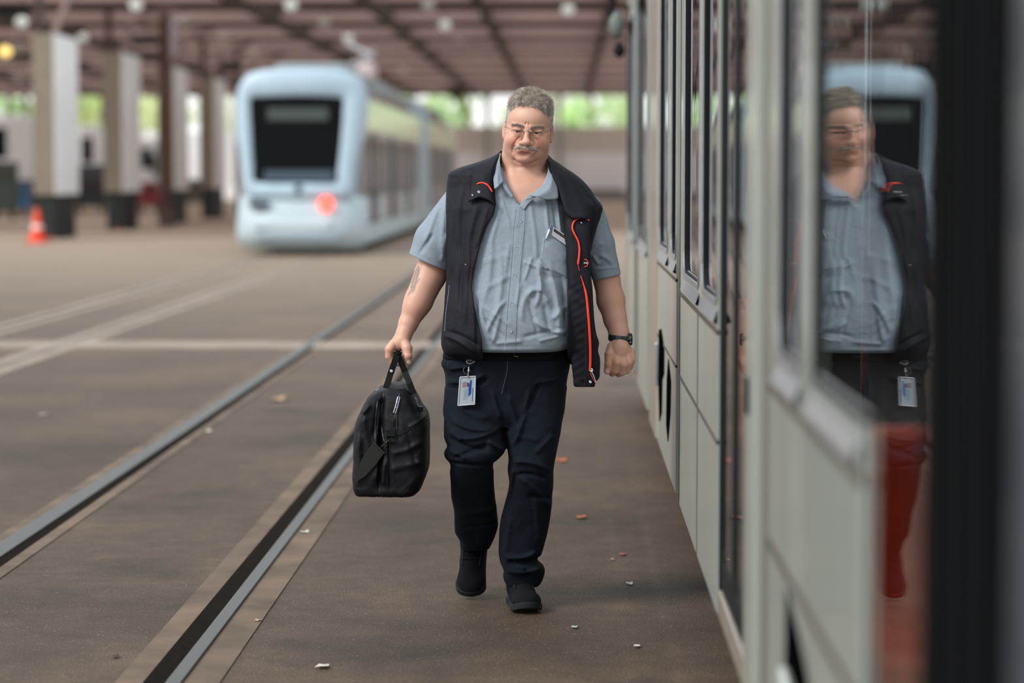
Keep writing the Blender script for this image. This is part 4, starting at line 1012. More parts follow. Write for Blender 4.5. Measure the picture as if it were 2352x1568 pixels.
def skincol(P):
    L = headlocal(P); x, y, z = L[:, 0], L[:, 1], L[:, 2]
    base = np.tile(np.array([.54, .300, .220]), (len(P), 1))
    def bl(w, c): nonlocal base; base = base*(1-w[:, None])+np.array(c)*w[:, None]
    ga = lambda cx, cz, sx_, sz: np.exp(-((x-cx)/sx_)**2-((z-cz)/sz)**2)
    hd = (np.abs(x) < 120) & (z > -125) & (y < 10)
    bl(hd*np.clip(.75*(ga(-48, -28, 20, 18)+ga(48, -28, 20, 18)), 0, 1), (.60, .265, .195))
    bl(hd*.6*ga(-2, -34, 14, 12), (.62, .32, .245))
    bl(hd*.5*ga(0, 55, 45, 22), (.70, .45, .35))
    bl(hd*.35*(ga(-33, -16, 15, 7)+ga(33, -16, 15, 7)), (.50, .28, .22))
    lip = hd*(y < -76)*np.clip(1.5-((x/22)**2+((z+70.2-.009*x*x)/4.4)**2), 0, 1); bl(np.clip(lip, 0, 1)*.85, (.58, .17, .13))
    ml = hd*(y < -72)*np.exp(-((z+65.8-.0095*x*x)/1.7)**2)*(np.abs(x) < 34); bl(ml*.8, (.16, .05, .04))
    bl(hd*.4*np.exp(-((z+84)/5)**2)*(np.abs(x) < 20)*(y < -60), (.44, .23, .17))
    bl((np.abs(x) > 74)*(z < 30)*(z > -40)*.5, (.60, .27, .21))
    bl(hairmask(L)*(z > -70)*(np.abs(x) < 110)*.75, (.27, .22, .19))
    U_, V_ = projUV(P[:, 0], P[:, 1], P[:, 2])
    # tattoo on the forearm: wing-like dark strokes
    tt = np.zeros(len(P))
    for (a0, b0, a1, b1, w) in ((962, 617, 950, 668, 3), (957, 618, 945, 660, 2.2), (961, 630, 946, 672, 2), (953, 622, 943, 650, 1.8), (963, 640, 948, 662, 2.2), (950, 655, 938, 677, 1.5), (946, 640, 936, 664, 1.3), (960, 612, 962, 628, 2)):
        ex, ey = a1-a0, b1-b0; t = np.clip(((U_-a0)*ex+(V_-b0)*ey)/(ex*ex+ey*ey), 0, 1); d = np.hypot(U_-a0-t*ex, V_-b0-t*ey); tt = np.maximum(tt, np.exp(-(d/w)**2))
    bl(tt*(P[:, 1] < 8.37)*.8*(V_ > 600)*(V_ < 690)*(U_ < 975), (.13, .125, .11))
    for (nu, nv, ru, rv) in ((939, 832, 5, 6), (1394, 852, 4.5, 6)):
        bl(np.clip(1.6-((U_-nu)/ru)**2-((V_-nv)/rv)**2, 0, 1)*(P[:, 1] < 8.27), (.74, .50, .43))
    for (nu, nv, r) in ((1417, 832, 7), (1431, 833, 7), (1443, 830, 6), (897, 803, 9), (1398, 838, 8), (936, 815, 9), (1410, 856, 6)):
        bl(.45*np.exp(-((U_-nu)/r)**2-((V_-nv)/r)**2), (.60, .28, .21))
    return base
body = B.mesh('body', M_skin, MAN, skincol, 1)
# eyes
for s in (-1, 1):
    e = MB().sphere(HL(s*33.5, -71, -.3), .0122, 18, 12).build('eye', mat('eye_white', '#5b4a42', .3), MAN, smooth=True)
    d = RH@np.array([0, -1, 0.0])
    MB().sphere(HL(s*33.5-1, -77.6, -.6), .0062, 14, 10).build('iris', mat('iris_dark', '#1a120e', .15), e, smooth=True)
# hair, brows, moustache: tapered curved strands
def strands(name, roots, dirs, length, rad, cols, curl, m, parent, seg=4):
    n = len(roots); P = roots.copy(); d = dirs/np.linalg.norm(dirs, axis=1)[:, None]
    side = np.cross(d, RNG.normal(size=(n, 3))); side /= np.linalg.norm(side, axis=1)[:, None]; rings = []
    for k in range(seg+1):
        r = rad*(1-.75*k/seg); up = np.cross(d, side)
        rings.append(np.stack([P+side*r[:, None], P+(-.5*side+.87*up)*r[:, None], P+(-.5*side-.87*up)*r[:, None]], 1))
        P = P+d*(length/seg)[:, None]; d = d+curl*side*RNG.uniform(.5, 1.3, (n, 1)); d /= np.linalg.norm(d, axis=1)[:, None]
        side = side-d*(side*d).sum(1)[:, None]; side /= np.linalg.norm(side, axis=1)[:, None]
    R = np.stack(rings, 1); Vt = R.reshape(-1, 3); b = np.arange(n)[:, None]*(seg+1)*3
    Q = []
    for k in range(seg):
        for j in range(3): Q.append(np.concatenate([b+k*3+j, b+k*3+(j+1) % 3, b+(k+1)*3+(j+1) % 3, b+(k+1)*3+j], 1))
    Q = np.concatenate(Q); me = mesh_np(name, Vt, Q); me.materials.append(m)
    ca = me.color_attributes.new('Col', 'FLOAT_COLOR', 'POINT'); cc = np.repeat(cols, (seg+1)*3, axis=0)
    ca.data.foreach_set('color', np.concatenate([cc, np.ones((len(cc), 1))], 1).astype(np.float32).ravel())
    o = bpy.data.objects.new(name, me); SC.collection.objects.link(o); o.parent = parent; return o
V_, Q_ = B.V, B.Q
nrm = np.zeros_like(V_); fn_ = np.cross(V_[Q_[:, 2]]-V_[Q_[:, 0]], V_[Q_[:, 3]]-V_[Q_[:, 1]])
for j in range(4):
    for p in range(3): nrm[:, p] += np.bincount(Q_[:, j], fn_[:, p], len(V_))
nrm /= np.maximum(np.linalg.norm(nrm, axis=1), 1e-12)[:, None]
if ((V_-HO)*nrm)[np.linalg.norm(V_-HO, axis=1) < .12].sum() < 0: nrm = -nrm
L_ = headlocal(V_); near = (np.linalg.norm(V_-HO, axis=1) < .19)
hm = np.where(near, hairmask(L_), 0); idx = np.where(hm > RNG.uniform(0, 1, len(V_)))[0]
pick = RNG.choice(idx, min(32000, len(idx)), replace=False)
topw = np.clip((L_[pick, 2]-58)/45, 0, 1)[:, None]
cen = L_[RNG.choice(pick, 420, replace=False)]
ci = np.concatenate([np.argmin(((L_[c_][:, None]-cen[None])**2).sum(2), 1) for c_ in np.array_split(pick, 12)])
cd = RNG.normal(size=(420, 3))*.55; cshade = RNG.uniform(.62, 1.25, 420)
pull = (cen[ci]-L_[pick])@RH.T*.02
dirs = nrm[pick]*(.5+.4*topw)+(RH@np.array([[.10], [-.30], [.22]])).T*topw+(RH@np.array([[0], [.15], [-.55]])).T*(1-topw)+RNG.normal(size=(len(pick), 3))*.13+(cd[ci]+pull)*topw+cd[ci]*.25
ln = (.0062+.0155*topw[:, 0])*RNG.uniform(.6, 1.15, len(pick))
shade = RNG.uniform(.8, 1.2, (len(pick), 1))*cshade[ci][:, None]; colr = (np.array([[.62, .58, .56]])*(1-topw)+np.array([[.58, .50, .42]])*topw)*shade
colr *= np.where(RNG.uniform(0, 1, (len(pick), 1)) < .25*topw+.08, .5, 1)
strands('hair', V_[pick]-nrm[pick]*.001, dirs, ln, np.full(len(pick), .00036), colr, .33, M_hair, MAN, 5)
def patch_strands(name, wfn, n, dirfn, l0, col, rad=.00042, curl=.12):
    w = np.where(near & (L_[:, 1] < -40), wfn(L_[:, 0], L_[:, 2]), 0); p = w/w.sum(); pk = RNG.choice(len(V_), n, p=p)
    d = (RH@dirfn(L_[pk, 0], L_[pk, 2]).T).T+nrm[pk]*.35+RNG.normal(size=(n, 3))*.18
    strands(name, V_[pk]+RNG.normal(size=(n, 3))*.0004, d, l0*RNG.uniform(.6, 1.2, n), np.full(n, rad), np.array([col])*RNG.uniform(.75, 1.25, (n, 1)), curl, M_hair, MAN, 4)
dirm = lambda x, z: np.stack([np.clip(x/22, -1.2, 1.2), -.25+0*x, -.9+.0*x], 1)
patch_strands('moustache', lambda x, z: (np.abs(x+1) < 38)*(np.abs(x+1) > 1)*np.exp(-((z-(-48.5-5*np.exp(-((x+1)/7)**2)-.016*np.maximum(np.abs(x+1)-12, 0)**2))/2.5)**2), 1250, dirm, .0068, (.58, .52, .46), .00032)
for s in (-1, 1):
    patch_strands('eyebrow', lambda x, z, s=s: (x*s > 9)*(x*s < 53)*np.exp(-((z-(14.5+7*np.sin((x*s-9)/44*2.2)))/3.2)**2), 520, lambda x, z, s=s: np.stack([s*1.0+0*x, -.1+0*x, .25-.012*(x*s)], 1), .0062, (.30, .25, .21), .0003, .05)
# spectacles, rimless
M_lens = glass_mat('spectacle_lens', (.97, .975, .98), 1.12)
SPEC = empty('eyeglasses'); tag(SPEC, 'rimless eyeglasses on the walking man\'s nose', 'glasses')
for s, nm in ((-1, 'l'), (1, 'r')):
    c = (s*34, -99, -2); pts = [(c[0]+21.5*math.cos(a)*(1 if abs(math.cos(a)) < .9 else .98), c[2]+14*math.copysign(abs(math.sin(a))**.75, math.sin(a))) for a in np.linspace(0, 2*math.pi, 32, endpoint=False)]
    MB().prism(pts, lambda p, d: tuple(HL(p[0], -99+d+.0035*(p[0])**2, p[1])), 0, 1.2).build('lens', M_lens, SPEC)
    MB().tube([HL(s*55, -90, 6), HL(s*60, -82, 8), HL(s*70, -58, 9), HL(s*79, -20, 10), HL(s*83, 12, 9)], .0008, 8).build('temple', M_metal, SPEC)
    MB().tube([HL(s*12, -98, 1), HL(s*12, -92, -7)], .0012, 6).build('nose_pad', M_metal, SPEC)
MB().tube([HL(-14, -99, 3), HL(-6, -100, 7), HL(6, -100, 7), HL(14, -99, 3)], .0009, 8).build('bridge', M_chrome, SPEC)
# ------------------------------------------------------------------ clothes
def crease_noise(amp, seed, lo=6, hi=16, Yref=None):
    r = np.random.default_rng(seed); c = [(r.uniform(0, 3.14), r.uniform(lo, hi), r.uniform(0, 6.28), r.uniform(12, 30), r.uniform(0, 6.28)) for _ in range(9)]
    Yr = Yref or YM-.15
    def f(xs, zs):
        U_, V_ = projUV(xs[:, None], Yr, zs[None, :]); o = 0
        for a, w, p, w2, p2 in c:
            q = (U_*math.cos(a)+V_*math.sin(a)); t = (-U_*math.sin(a)+V_*math.cos(a))
            o = o+(1-np.abs(np.sin(q/w+p+.9*np.sin(t/w2+p2))))**3*np.clip(np.sin(t/w2*.7+p2*2+q/40), 0, 1)
        return o/9*3*amp*.001
    return f
SHIRT = Field(axis_([(A(920, 600)[0], A(1032, 600)[0], .003), (A(1032, 600)[0], A(1330, 600)[0], .0024), (A(1330, 600)[0], A(1436, 600)[0], .003)]),
              axis_([(8.03, 8.30, .0024), (8.30, 8.52, .005)]), axis_([(A(0, 818)[2], A(0, 350)[2], .0024)]))
S_ = SHIRT
shirt_folds = ridges([
    (1240, 606, 1232, 700, 5.95, 7.5, -6), (1236, 604, 1262, 700, 5.1, 6.75, 6), (1262, 618, 1285, 770, 7.65, 9, -8), (1205, 600, 1232, 612, 4.25, 4.5), (1238, 598, 1258, 618, 3.4, 7.5),
    (1222, 660, 1200, 730, 6.8, 6, 8), (1245, 665, 1215, 675, 5.95, 7.5, 6), (1262, 690, 1240, 650, 5.95, 5.25), (1215, 690, 1235, 760, 5.1, -5.25), (1250, 700, 1262, 760, 5.95, -6),
    (1152, 600, 1138, 730, 6.8, 6, -6), (1128, 560, 1112, 690, 7.65, 5.25, -5), (1160, 690, 1122, 755, 5.1, 6, 4), (1104, 700, 1132, 778, 5.95, 6.75, 5), (1150, 720, 1134, 785, 5.1, 5.25), (1118, 730, 1160, 770, 4.25, -3.75),
    (1170, 560, 1160, 640, 5.1, 3), (1230, 735, 1298, 762, 5.95, 9, 6), (1205, 770, 1290, 752, 5.1, -4.5), (1270, 730, 1302, 700, 6.8, 6), (1290, 640, 1300, 740, 5.95, -7.5),
    (1218, 470, 1232, 590, 5.1, 3.75, -3), (1252, 452, 1262, 545, 4.25, 6), (1268, 445, 1280, 545, 4.25, -6), (1280, 470, 1290, 550, 3.4, 5.25), (1150, 450, 1172, 520, 4.25, 3), (1150, 470, 1128, 560, 5.95, 3.75),
    (1222, 590, 1206, 640, 4.25, 4.5), (1196, 650, 1186, 700, 5.1, 3), (1100, 640, 1095, 720, 5.1, -4.5), (1255, 560, 1300, 600, 10.2, 3), (1240, 630, 1290, 640, 7.65, -5.25), (1140, 785, 1200, 780, 5.1, 4.5), (1240, 780, 1285, 770, 4.25, 4.5),
    (1108, 600, 1170, 585, 7.65, 2.25), (1120, 660, 1175, 630, 6.8, 3), (1170, 742, 1110, 700, 5.1, 3), (1188, 470, 1186, 520, 8.5, 2.25),
    (1000, 480, 972, 560, 5.95, 6), (1018, 470, 1010, 580, 5.95, 6), (990, 540, 960, 585, 5.1, -6), (1022, 540, 1012, 600, 5.1, 6),
    (1372, 500, 1352, 575, 5.1, 6, 4), (1385, 560, 1352, 590, 5.1, 7.5, 4), (1380, 590, 1408, 610, 5.1, 7.5, -4), (1362, 590, 1376, 610, 4.25, 6), (1366, 612, 1410, 604, 4.5, -2, 4), (1390, 500, 1402, 580, 5.95, 4.5), (1366, 622, 1420, 616, 2.55, 3)])
pocket = [(1249, 545), (1303, 560), (1303, 640), (1284, 628), (1243, 614), (1240, 606)]
def pocket_relief(xs, zs):
    U_, V_ = projUV(xs[:, None], YM-.15, zs[None, :]); d = poly_sd(U_, V_, pocket); return np.clip(-d/1.6, 0, 1)*.0026
def placket_relief(xs, zs):
    U_, V_ = projUV(xs[:, None], YM-.15, zs[None, :]); c = np.interp(V_, [455, 508, 570, 632, 700, 800], [1206, 1197, 1190, 1185, 1179, 1173])
    return .0022*np.clip((13-np.abs(U_-c))/1.6, 0, 1)+.0009*np.exp(-((np.abs(U_-c)-9.5)/1.0)**2)*-1
shirt_rows = [(384, 1132, 1272, .03, .092), (394, 1102, 1298, .03, .106), (405, 1076, 1320, .03, .118), (422, 1050, 1345, .03, .126), (450, 1036, 1360, .02, .140), (500, 1031, 1360, .01, .155), (560, 1033, 1350, 0, .165), (620, 1033, 1343, -.01, .175), (680, 1031, 1338, -.02, .189), (740, 1027, 1334, -.03, .195), (772, 1028, 1330, -.03, .194), (786, 1034, 1324, -.03, .192), (796, 1046, 1310, -.03, .188), (801, 1054, 1300, -.028, .178)]
S_.loft(shirt_rows, .004, 2.5, disp=plus(lambda a_, b_: 1.25*shirt_folds(a_, b_), pocket_relief, placket_relief, crease_noise(1.1, 2, 7, 18), noise_relief(.8, 9, 16, 3)))
sl = Field(S_.x, S_.y, S_.z)
sl.chain([(1075, 455, .03, 50), (1006, 556, .03, 55), (972, 650, .03, 53)], .01); sl.chain([(1346, 482, .035, 39), (1374, 560, .02, 37), (1399, 660, .02, 33)], .01)
U0, V0 = projUV(sl.x[:, None], YM-.02, sl.z[None, :])
def side_of(u0, v0, u1, v1): return ((U0-u0)*(v1-v0)-(V0-v0)*(u1-u0))/math.hypot(u1-u0, v1-v0)*K     # >0 above the line when going left to right
cutL = -side_of(934, 582, 1030, 624); cutR = -side_of(1358, 645, 1426, 631)
disp2 = plus(shirt_folds, noise_relief(.8, 9, 14, 5))(sl.x, sl.z)
sl.D -= disp2[:, None, :]*(1/(1+np.exp((sl.y[None, :, None]-8.33)/.01)))
lm = (U0 < 1150)[:, None, :]
inner = Field(S_.x, S_.y, S_.z)
inner.chain([(985, 610, .03, 49.5), (968, 662, .03, 49)], .01); inner.chain([(1386, 610, .02, 30.5), (1401, 665, .02, 30)], .01)
sl.D = np.maximum(sl.D, np.where(lm, cutL[:, None, :], cutR[:, None, :])); sl.D = np.maximum(sl.D, -inner.D)
h = np.maximum(.012-np.abs(S_.D-sl.D), 0)/.012; S_.D = (np.minimum(S_.D, sl.D)-h*h*.003).astype(np.float32)
neckV = [(1140, 330), (1149, 372), (1156, 404), (1168, 430), (1180, 450), (1193, 472), (1199, 462), (1212, 449), (1232, 438), (1246, 424), (1256, 404), (1262, 385), (1266, 330)]
S_.polycut(neckV, 7.9, 8.33, .004)
shirt = S_.mesh('shirt', M_shirt, MAN, None, 1)
M_shirt2 = M_shirt
# collar band, collar leaves
sheet('collar', [[(1151, 352, .0), (1147, 368, -.05), (1152, 398, -.10), (1166, 430, -.128), (1180, 452, -.140)],
                 [(1146, 354, .0), (1140, 372, -.052), (1145, 402, -.112), (1158, 434, -.136), (1176, 456, -.145)]], M_shirt, shirt, 26, .003)
sheet('collar', [[(1253, 360, .0), (1260, 384, -.06), (1256, 404, -.105), (1246, 425, -.13), (1226, 442, -.142), (1208, 453, -.147)],
                 [(1256, 362, .0), (1266, 386, -.062), (1266, 408, -.112), (1258, 432, -.138), (1232, 452, -.150), (1206, 460, -.152)]], M_shirt, shirt, 30, .003)
sheet('collar', [[(1150, 353, -.0), (1147, 372, -.053), (1150, 396, -.10), (1157, 416, -.125)],
                 [(1146, 355, .0), (1142, 376, -.064), (1142, 404, -.125), (1143, 430, -.152)],
                 [(1143, 358, .01), (1136, 380, -.055), (1133, 408, -.112), (1136, 434, -.148)]], M_shirt, shirt, 22, .003)
sheet('collar', [[(1253, 362, .0), (1260, 386, -.064), (1255, 408, -.118), (1244, 428, -.150), (1216, 450, -.158)],
                 [(1256, 366, .0), (1266, 392, -.07), (1268, 416, -.135), (1262, 436, -.166), (1234, 452, -.168)],
                 [(1260, 372, .0), (1272, 402, -.07), (1280, 432, -.125), (1283, 458, -.155), (1256, 458, -.162)]], M_shirt, shirt, 26, .003)
sheet('collar', [[(1196, 474, .002), (1202, 464, .003), (1214, 453, .006)], [(1204, 482, .0045), (1213, 468, .006), (1226, 459, .010)]], M_shirt, shirt, 12, .0025, SHIRT)
# buttons
for (u, v) in ((1195, 508), (1187, 570), (1182, 633), (1176, 697), (1173, 760)):
    c = on(SHIRT, [(u, v)], .0015)[0]
    MB().lathe([(.0058, .0015), (.0060, 0), (.0056, -.0012), (.004, -.001), (.0035, -.0004), (.001, -.0003)], c, 18, 'y').build('button', mat('button_grey', '#8f9aa6', .3), shirt, smooth=False)
# placket edge stitching and pocket seams
for pts in ([(1207, 470), (1205, 520), (1199, 580), (1194, 640), (1188, 710), (1184, 785)], [(1186, 482), (1181, 520), (1177, 580), (1172, 640), (1166, 710), (1161, 785)]):
    MB().tube(on(SHIRT, pts, .0009, 12), .0008, 6).build('stitching', M_shirtd, shirt)
MB().tube(on(SHIRT, [(1251, 546), (1248, 575), (1242, 606), (1262, 618), (1284, 627), (1302, 640)], .0002, 8), .0007, 6).build('stitching', M_shirtd, shirt)
MB().tube(on(SHIRT, [(1358, 628), (1380, 626), (1402, 620), (1420, 618)], .0002, 6), .0007, 6).build('stitching', M_shirtd, shirt)
MB().tube(on(SHIRT, [(950, 578), (968, 586), (985, 594), (1005, 602), (1018, 608)], .0002, 6), .0007, 6).build('stitching', M_shirtd, shirt)

# vest
VX0, VX1 = A(1004, 800)[0], A(1398, 500)[0]
VEST = Field(axis_([(VX0, VX1, .0027)]), axis_([(8.02, 8.30, .0027), (8.30, 8.53, .005)]), axis_([(A(0, 898)[2], A(0, 342)[2], .0027)]))
vest_folds = ridges([
    (1060, 430, 1050, 560, 6.8, 4.5, 4), (1095, 480, 1075, 600, 6.8, 6, 6), (1120, 480, 1096, 560, 5.1, 4.5), (1040, 480, 1034, 620, 5.95, 3.75), (1076, 600, 1070, 740, 6.8, 5.25, 4), (1048, 620, 1040, 760, 6.8, 4.5, -3), (1096, 690, 1100, 790, 5.1, -4.5),
    (1024, 770, 1090, 806, 5.1, 6, -5), (1030, 760, 1100, 790, 4.25, -4.5, -5), (1060, 395, 1120, 385, 5.1, -3.75), (1110, 400, 1124, 440, 4.25, 4.5), (1085, 640, 1092, 780, 3.4, 4.5), (1065, 500, 1060, 700, 5.1, -3.75),
    (1310, 410, 1340, 480, 5.95, 4.5), (1280, 400, 1310, 490, 5.1, 6), (1330, 430, 1372, 480, 5.1, -4.5), (1350, 470, 1330, 500, 5.1, 6), (1295, 440, 1316, 500, 4.25, -4.5), (1372, 485, 1356, 560, 4.25, 4.5)])
def quilt(xs, zs):
    U_, V_ = projUV(xs[:, None], YM-.15, zs[None, :]); m_ = np.clip((V_-620)/40, 0, 1)*np.clip((U_-1303)/4, 0, 1)*np.clip((1346-U_)/5, 0, 1)
    return m_*.0017*np.sin((U_*.62-V_*.85)/5.2+1.4*np.sin(V_*.06))+.0012*m_*np.sin(V_/3.1+U_*.2)
vest_rows = [(346, 1150, 1254, .055, .062), (354, 1140, 1259, .05, .078), (364, 1120, 1268, .045, .096), (375, 1088, 1284, .04, .114), (386, 1052, 1300, .035, .126), (395, 1034, 1314, .03, .134), (410, 1028, 1334, .03, .142), (430, 1026, 1353, .03, .149), (452, 1025, 1368, .02, .157), (478, 1024, 1384, .01, .166), (492, 1024, 1381, .01, .170), (520, 1025, 1372, .005, .175), (560, 1025, 1361, 0, .182), (600, 1025, 1351, -.01, .188), (640, 1025, 1350, -.01, .194), (700, 1021, 1349, -.025, .208), (740, 1018, 1348, -.03, .212), (775, 1014, 1346, -.03, .212), (795, 1015, 1342, -.025, .207), (808, 1022, 1338, -.02, .198), (818, 1038, 1336, -.015, .185)]
VEST.loft(vest_rows, .004, 2.9, disp=plus(vest_folds, crease_noise(1.4, 14, 8, 20), noise_relief(1.0, 9, 18, 8)))
opening = [(1150, 330), (1146, 356), (1137, 378), (1134, 410), (1136, 440), (1139, 470), (1134, 492), (1118, 520), (1104, 560), (1094, 600), (1086, 640), (1084, 662), (1091, 700), (1100, 740), (1108, 775), (1113, 840), (1306, 845), (1302, 780), (1303, 700), (1305, 620), (1301, 570), (1292, 520), (1283, 470), (1273, 430), (1262, 395), (1254, 366), (1256, 330)]
VEST.polycut(opening, 7.9, 8.33, .005)
# room for the neck and the belly inside
VEST.loft([(340, 1152, 1250, .01, .088), (360, 1149, 1254, .01, .09), (384, 1140, 1266, .02, .09), (400, 1120, 1290, .02, .1)], .004, 2.2, 's')
VEST.loft([(v, l+9, r-8, dy, b+.004) for v, l, r, dy, b in shirt_rows[3:]]+[(840, 1050, 1308, -.015, .155)], .004, 2.5, 's')
# free-hanging front panel at the right with quilted lining turned outwards
VEST.loft([(488, 1300, 1352, -.125, .020), (520, 1302, 1354, -.145, .022), (560, 1303, 1356, -.155, .022), (620, 1306, 1356, -.165, .022), (660, 1306, 1361, -.170, .022), (700, 1306, 1363, -.172, .022), (740, 1307, 1366, -.172, .022), (770, 1309, 1371, -.168, .022), (785, 1310, 1376, -.165, .022), (805, 1312, 1374, -.16, .022), (822, 1313, 1378, -.155, .022), (850, 1314, 1378, -.15, .020), (868, 1316, 1376, -.148, .018), (878, 1317, 1368, -.146, .016), (888, 1319, 1366, -.145, .014)], .008, 3.2, disp=plus(quilt, noise_relief(.8, 10, 14, 11)))
VEST.loft([(780, 1298, 1350, .0, .10), (800, 1300, 1350, .0, .10), (822, 1303, 1348, .0, .08), (836, 1310, 1344, .0, .06)], .008, 2.6)
vest = VEST.mesh('vest', M_vest, MAN, None, 1)
# collar flaps, red zip tape, snaps, stitching
sheet('vest_collar', [[(1147, 352, .004), (1130, 362, .008), (1100, 378, .007), (1086, 392, .006)],
                      [(1141, 378, .010), (1128, 388, .013), (1104, 402, .013), (1084, 420, .011)],
                      [(1137, 425, .012), (1126, 424, .016), (1104, 424, .017), (1080, 444, .014)],
                      [(1138, 470, .014), (1120, 458, .021), (1100, 452, .022), (1076, 464, .015)]], M_vest, vest, 26, .004, VEST)
sheet('vest_collar', [[(1256, 364, .004), (1280, 378, .006), (1312, 404, .006), (1342, 428, .004)],
                      [(1270, 402, .010), (1292, 412, .010), (1324, 432, .010), (1360, 452, .006)],
                      [(1286, 446, .012), (1306, 452, .014), (1334, 464, .012), (1366, 474, .008)],
                      [(1300, 492, .014), (1318, 503, .020), (1336, 500, .020), (1356, 506, .012)]], M_vest, vest, 26, .004, VEST)
MB().tube(on(VEST, [(1095, 423), (1104, 420), (1113, 421), (1122, 427), (1131, 441)], .019), [.0014]+[.0030]*23+[.0016], 10).build('red_piping', M_red, vest, smooth=True)
MB().tube(on(VEST, [(1353, 506), (1343, 501), (1333, 500), (1322, 505), (1316, 514), (1315, 526), (1321, 540), (1328, 554), (1331, 572), (1330, 590), (1328, 606), (1331, 622)], .006), [.003]*8+[.0032]*40+[.0036]*13+[.001]*6, 10).build('red_piping', M_red, vest, smooth=True)
z2 = on(VEST, [(1334, 633), (1341, 655), (1347, 680), (1351, 720), (1354, 760), (1356, 800), (1356, 830), (1355, 852)], .004)
MB().tube(z2, [.0010+.0032*min(1, i/12) for i in range(len(z2))], 10).build('zipper', M_red, vest, smooth=True)
M_snap = mat('snap_metal', '#c9ccd2', .25, metal=.9)
for (u, v, r, off) in ((1100, 441, 3.2, .024), (1085, 448, 2.2, .020), (1358, 850, 4.6, .007), (1356, 877, 3.2, .004), (1335, 511, 2.2, .004), (1069, 607, 1.3, .002)):
    c = on(VEST, [(u, v)], off)[0]; r *= K
    MB().lathe([(r, .002), (r*1.0, -.0005), (r*.7, -.0015), (r*.45, -.0012), (r*.1, -.0006)], c, 18, 'y').build('snap', M_snap, vest)
p = on(VEST, [(1356, 856), (1361, 867), (1366, 877)], .006); MB().tube(p, .0024, 8, flat=.5).build('zipper_pull', mat('zip_pull_red', '#b8403a', .4), vest)
p = on(VEST, [(1358, 852), (1364, 864), (1369, 879)], .004); MB().tube(p, .0028, 8, flat=.4).build('zipper_pull', M_snap, vest)
for pts in ([(1031, 421), (1060, 410), (1085, 402), (1100, 396)], [(1085, 545), (1077, 600), (1073, 660), (1071, 700)], [(1130, 480), (1114, 510), (1100, 545), (1085, 600), (1081, 640)],
            [(1346, 660), (1346, 720), (1345, 780), (1346, 850)], [(1024, 770), (1028, 785), (1034, 792)], [(1075, 395), (1078, 430), (1072, 470)], [(1318, 870), (1340, 868), (1346, 866)], [(1344, 866), (1343, 886)], [(1378, 486), (1366, 530), (1354, 570)],
            [(1088, 795), (1098, 802), (1100, 812)]):
    MB().tube(on(VEST, pts, .0006, 10), .0008, 5).build('stitching', M_rstitch, vest)
MB().tube(on(VEST, [(1032, 655), (1029, 680), (1024, 720), (1021, 760)], .0008, 10), .0009, 5).build('pocket_seam', mat('reflective_piping', '#8c95a6', .4), vest)
c = on(VEST, [(1349, 604)], .006)[0]
MB().tube([(c.x-.007+.009*math.cos(a), c.y, c.z+.012*math.sin(a)) for a in np.linspace(-1.9, 1.9, 14)], .0015, 6).build('chest_logo', M_red, vest)
MB().box(c.x-.012, c.x+.004, c.y-.001, c.y+.001, c.z-.002, c.z+.003).build('chest_logo', mat('logo_thread', '#8d9aa6', .6), vest)

# trousers
TRO = Field(axis_([(A(1008, 900)[0], A(1318, 900)[0], .003)]), axis_([(8.08, 8.50, .003), (8.50, 8.72, .005)]), axis_([(A(0, 1356)[2], A(0, 792)[2], .003)]))
tro_folds = ridges([
    (1030, 850, 1090, 838, 4.5, 7.6), (1030, 880, 1110, 862, 5.25, 7.6, 5), (1120, 870, 1060, 905, 5.25, -7.6), (1130, 900, 1150, 960, 5.25, 7.6), (1050, 930, 1120, 960, 6.75, 5.7, 6), (1040, 965, 1130, 985, 6, 9.5, 8), (1036, 990, 1060, 1008, 6, 11.4), (1030, 1005, 1120, 1030, 6, -7.6, 6),
    (1060, 1005, 1145, 985, 5.25, 9.5, 6), (1045, 1050, 1120, 1020, 6, -9.5), (1122, 1010, 1158, 1035, 6, 13.3), (1030, 1030, 1070, 1050, 5.25, 9.5), (1040, 1062, 1130, 1068, 4.5, -9.5), (1040, 1200, 1140, 1180, 7.5, 5.7), (1060, 1228, 1138, 1222, 5.25, -7.6),
    (1168, 910, 1190, 990, 6.75, 7.6), (1215, 900, 1180, 1020, 6, 9.5, -5), (1240, 880, 1200, 960, 6, -7.6), (1290, 870, 1230, 880, 5.25, 5.7), (1180, 1060, 1262, 1080, 6, 9.5, -8), (1190, 1090, 1250, 1100, 5.25, -7.6, -6), (1200, 1100, 1262, 1170, 5.25, 11.4, -5), (1178, 1080, 1170, 1140, 4.5, 7.6), (1215, 1140, 1262, 1150, 6, -7.6),
    (1230, 1040, 1270, 1000, 6, 5.7), (1160, 1290, 1230, 1280, 5.25, 11.4, 6), (1165, 1305, 1240, 1300, 5.25, -11.4), (1180, 1300, 1205, 1318, 3.75, 7.6), (1160, 1325, 1240, 1318, 6, 9.5, 5), (1170, 1200, 1160, 1280, 6.75, 4.75), (1230, 1150, 1240, 1260, 6.75, 3.8), (1240, 1010, 1180, 1000, 6.75, 3.8)])
td = plus(lambda a_, b_: 1.2*tro_folds(a_, b_), crease_noise(2.2, 5), noise_relief(1.2, 11, 13, 21), ridges([(1170, 812, 1158, 900, 2.5, 2.5), (1174, 812, 1164, 890, 9, 1.2)]))
TRO.loft([(794, 1040, 1308, -.005, .160), (806, 1026, 1306, -.003, .162), (820, 1019, 1306, .0, .163), (835, 1014, 1309, .0, .163), (848, 1020, 1307, .0, .160), (870, 1024, 1303, .0, .155), (910, 1023, 1298, .0, .145), (950, 1021, 1293, -.01, .13), (975, 1040, 1280, -.01, .11)], .012, 2.7, disp=td)
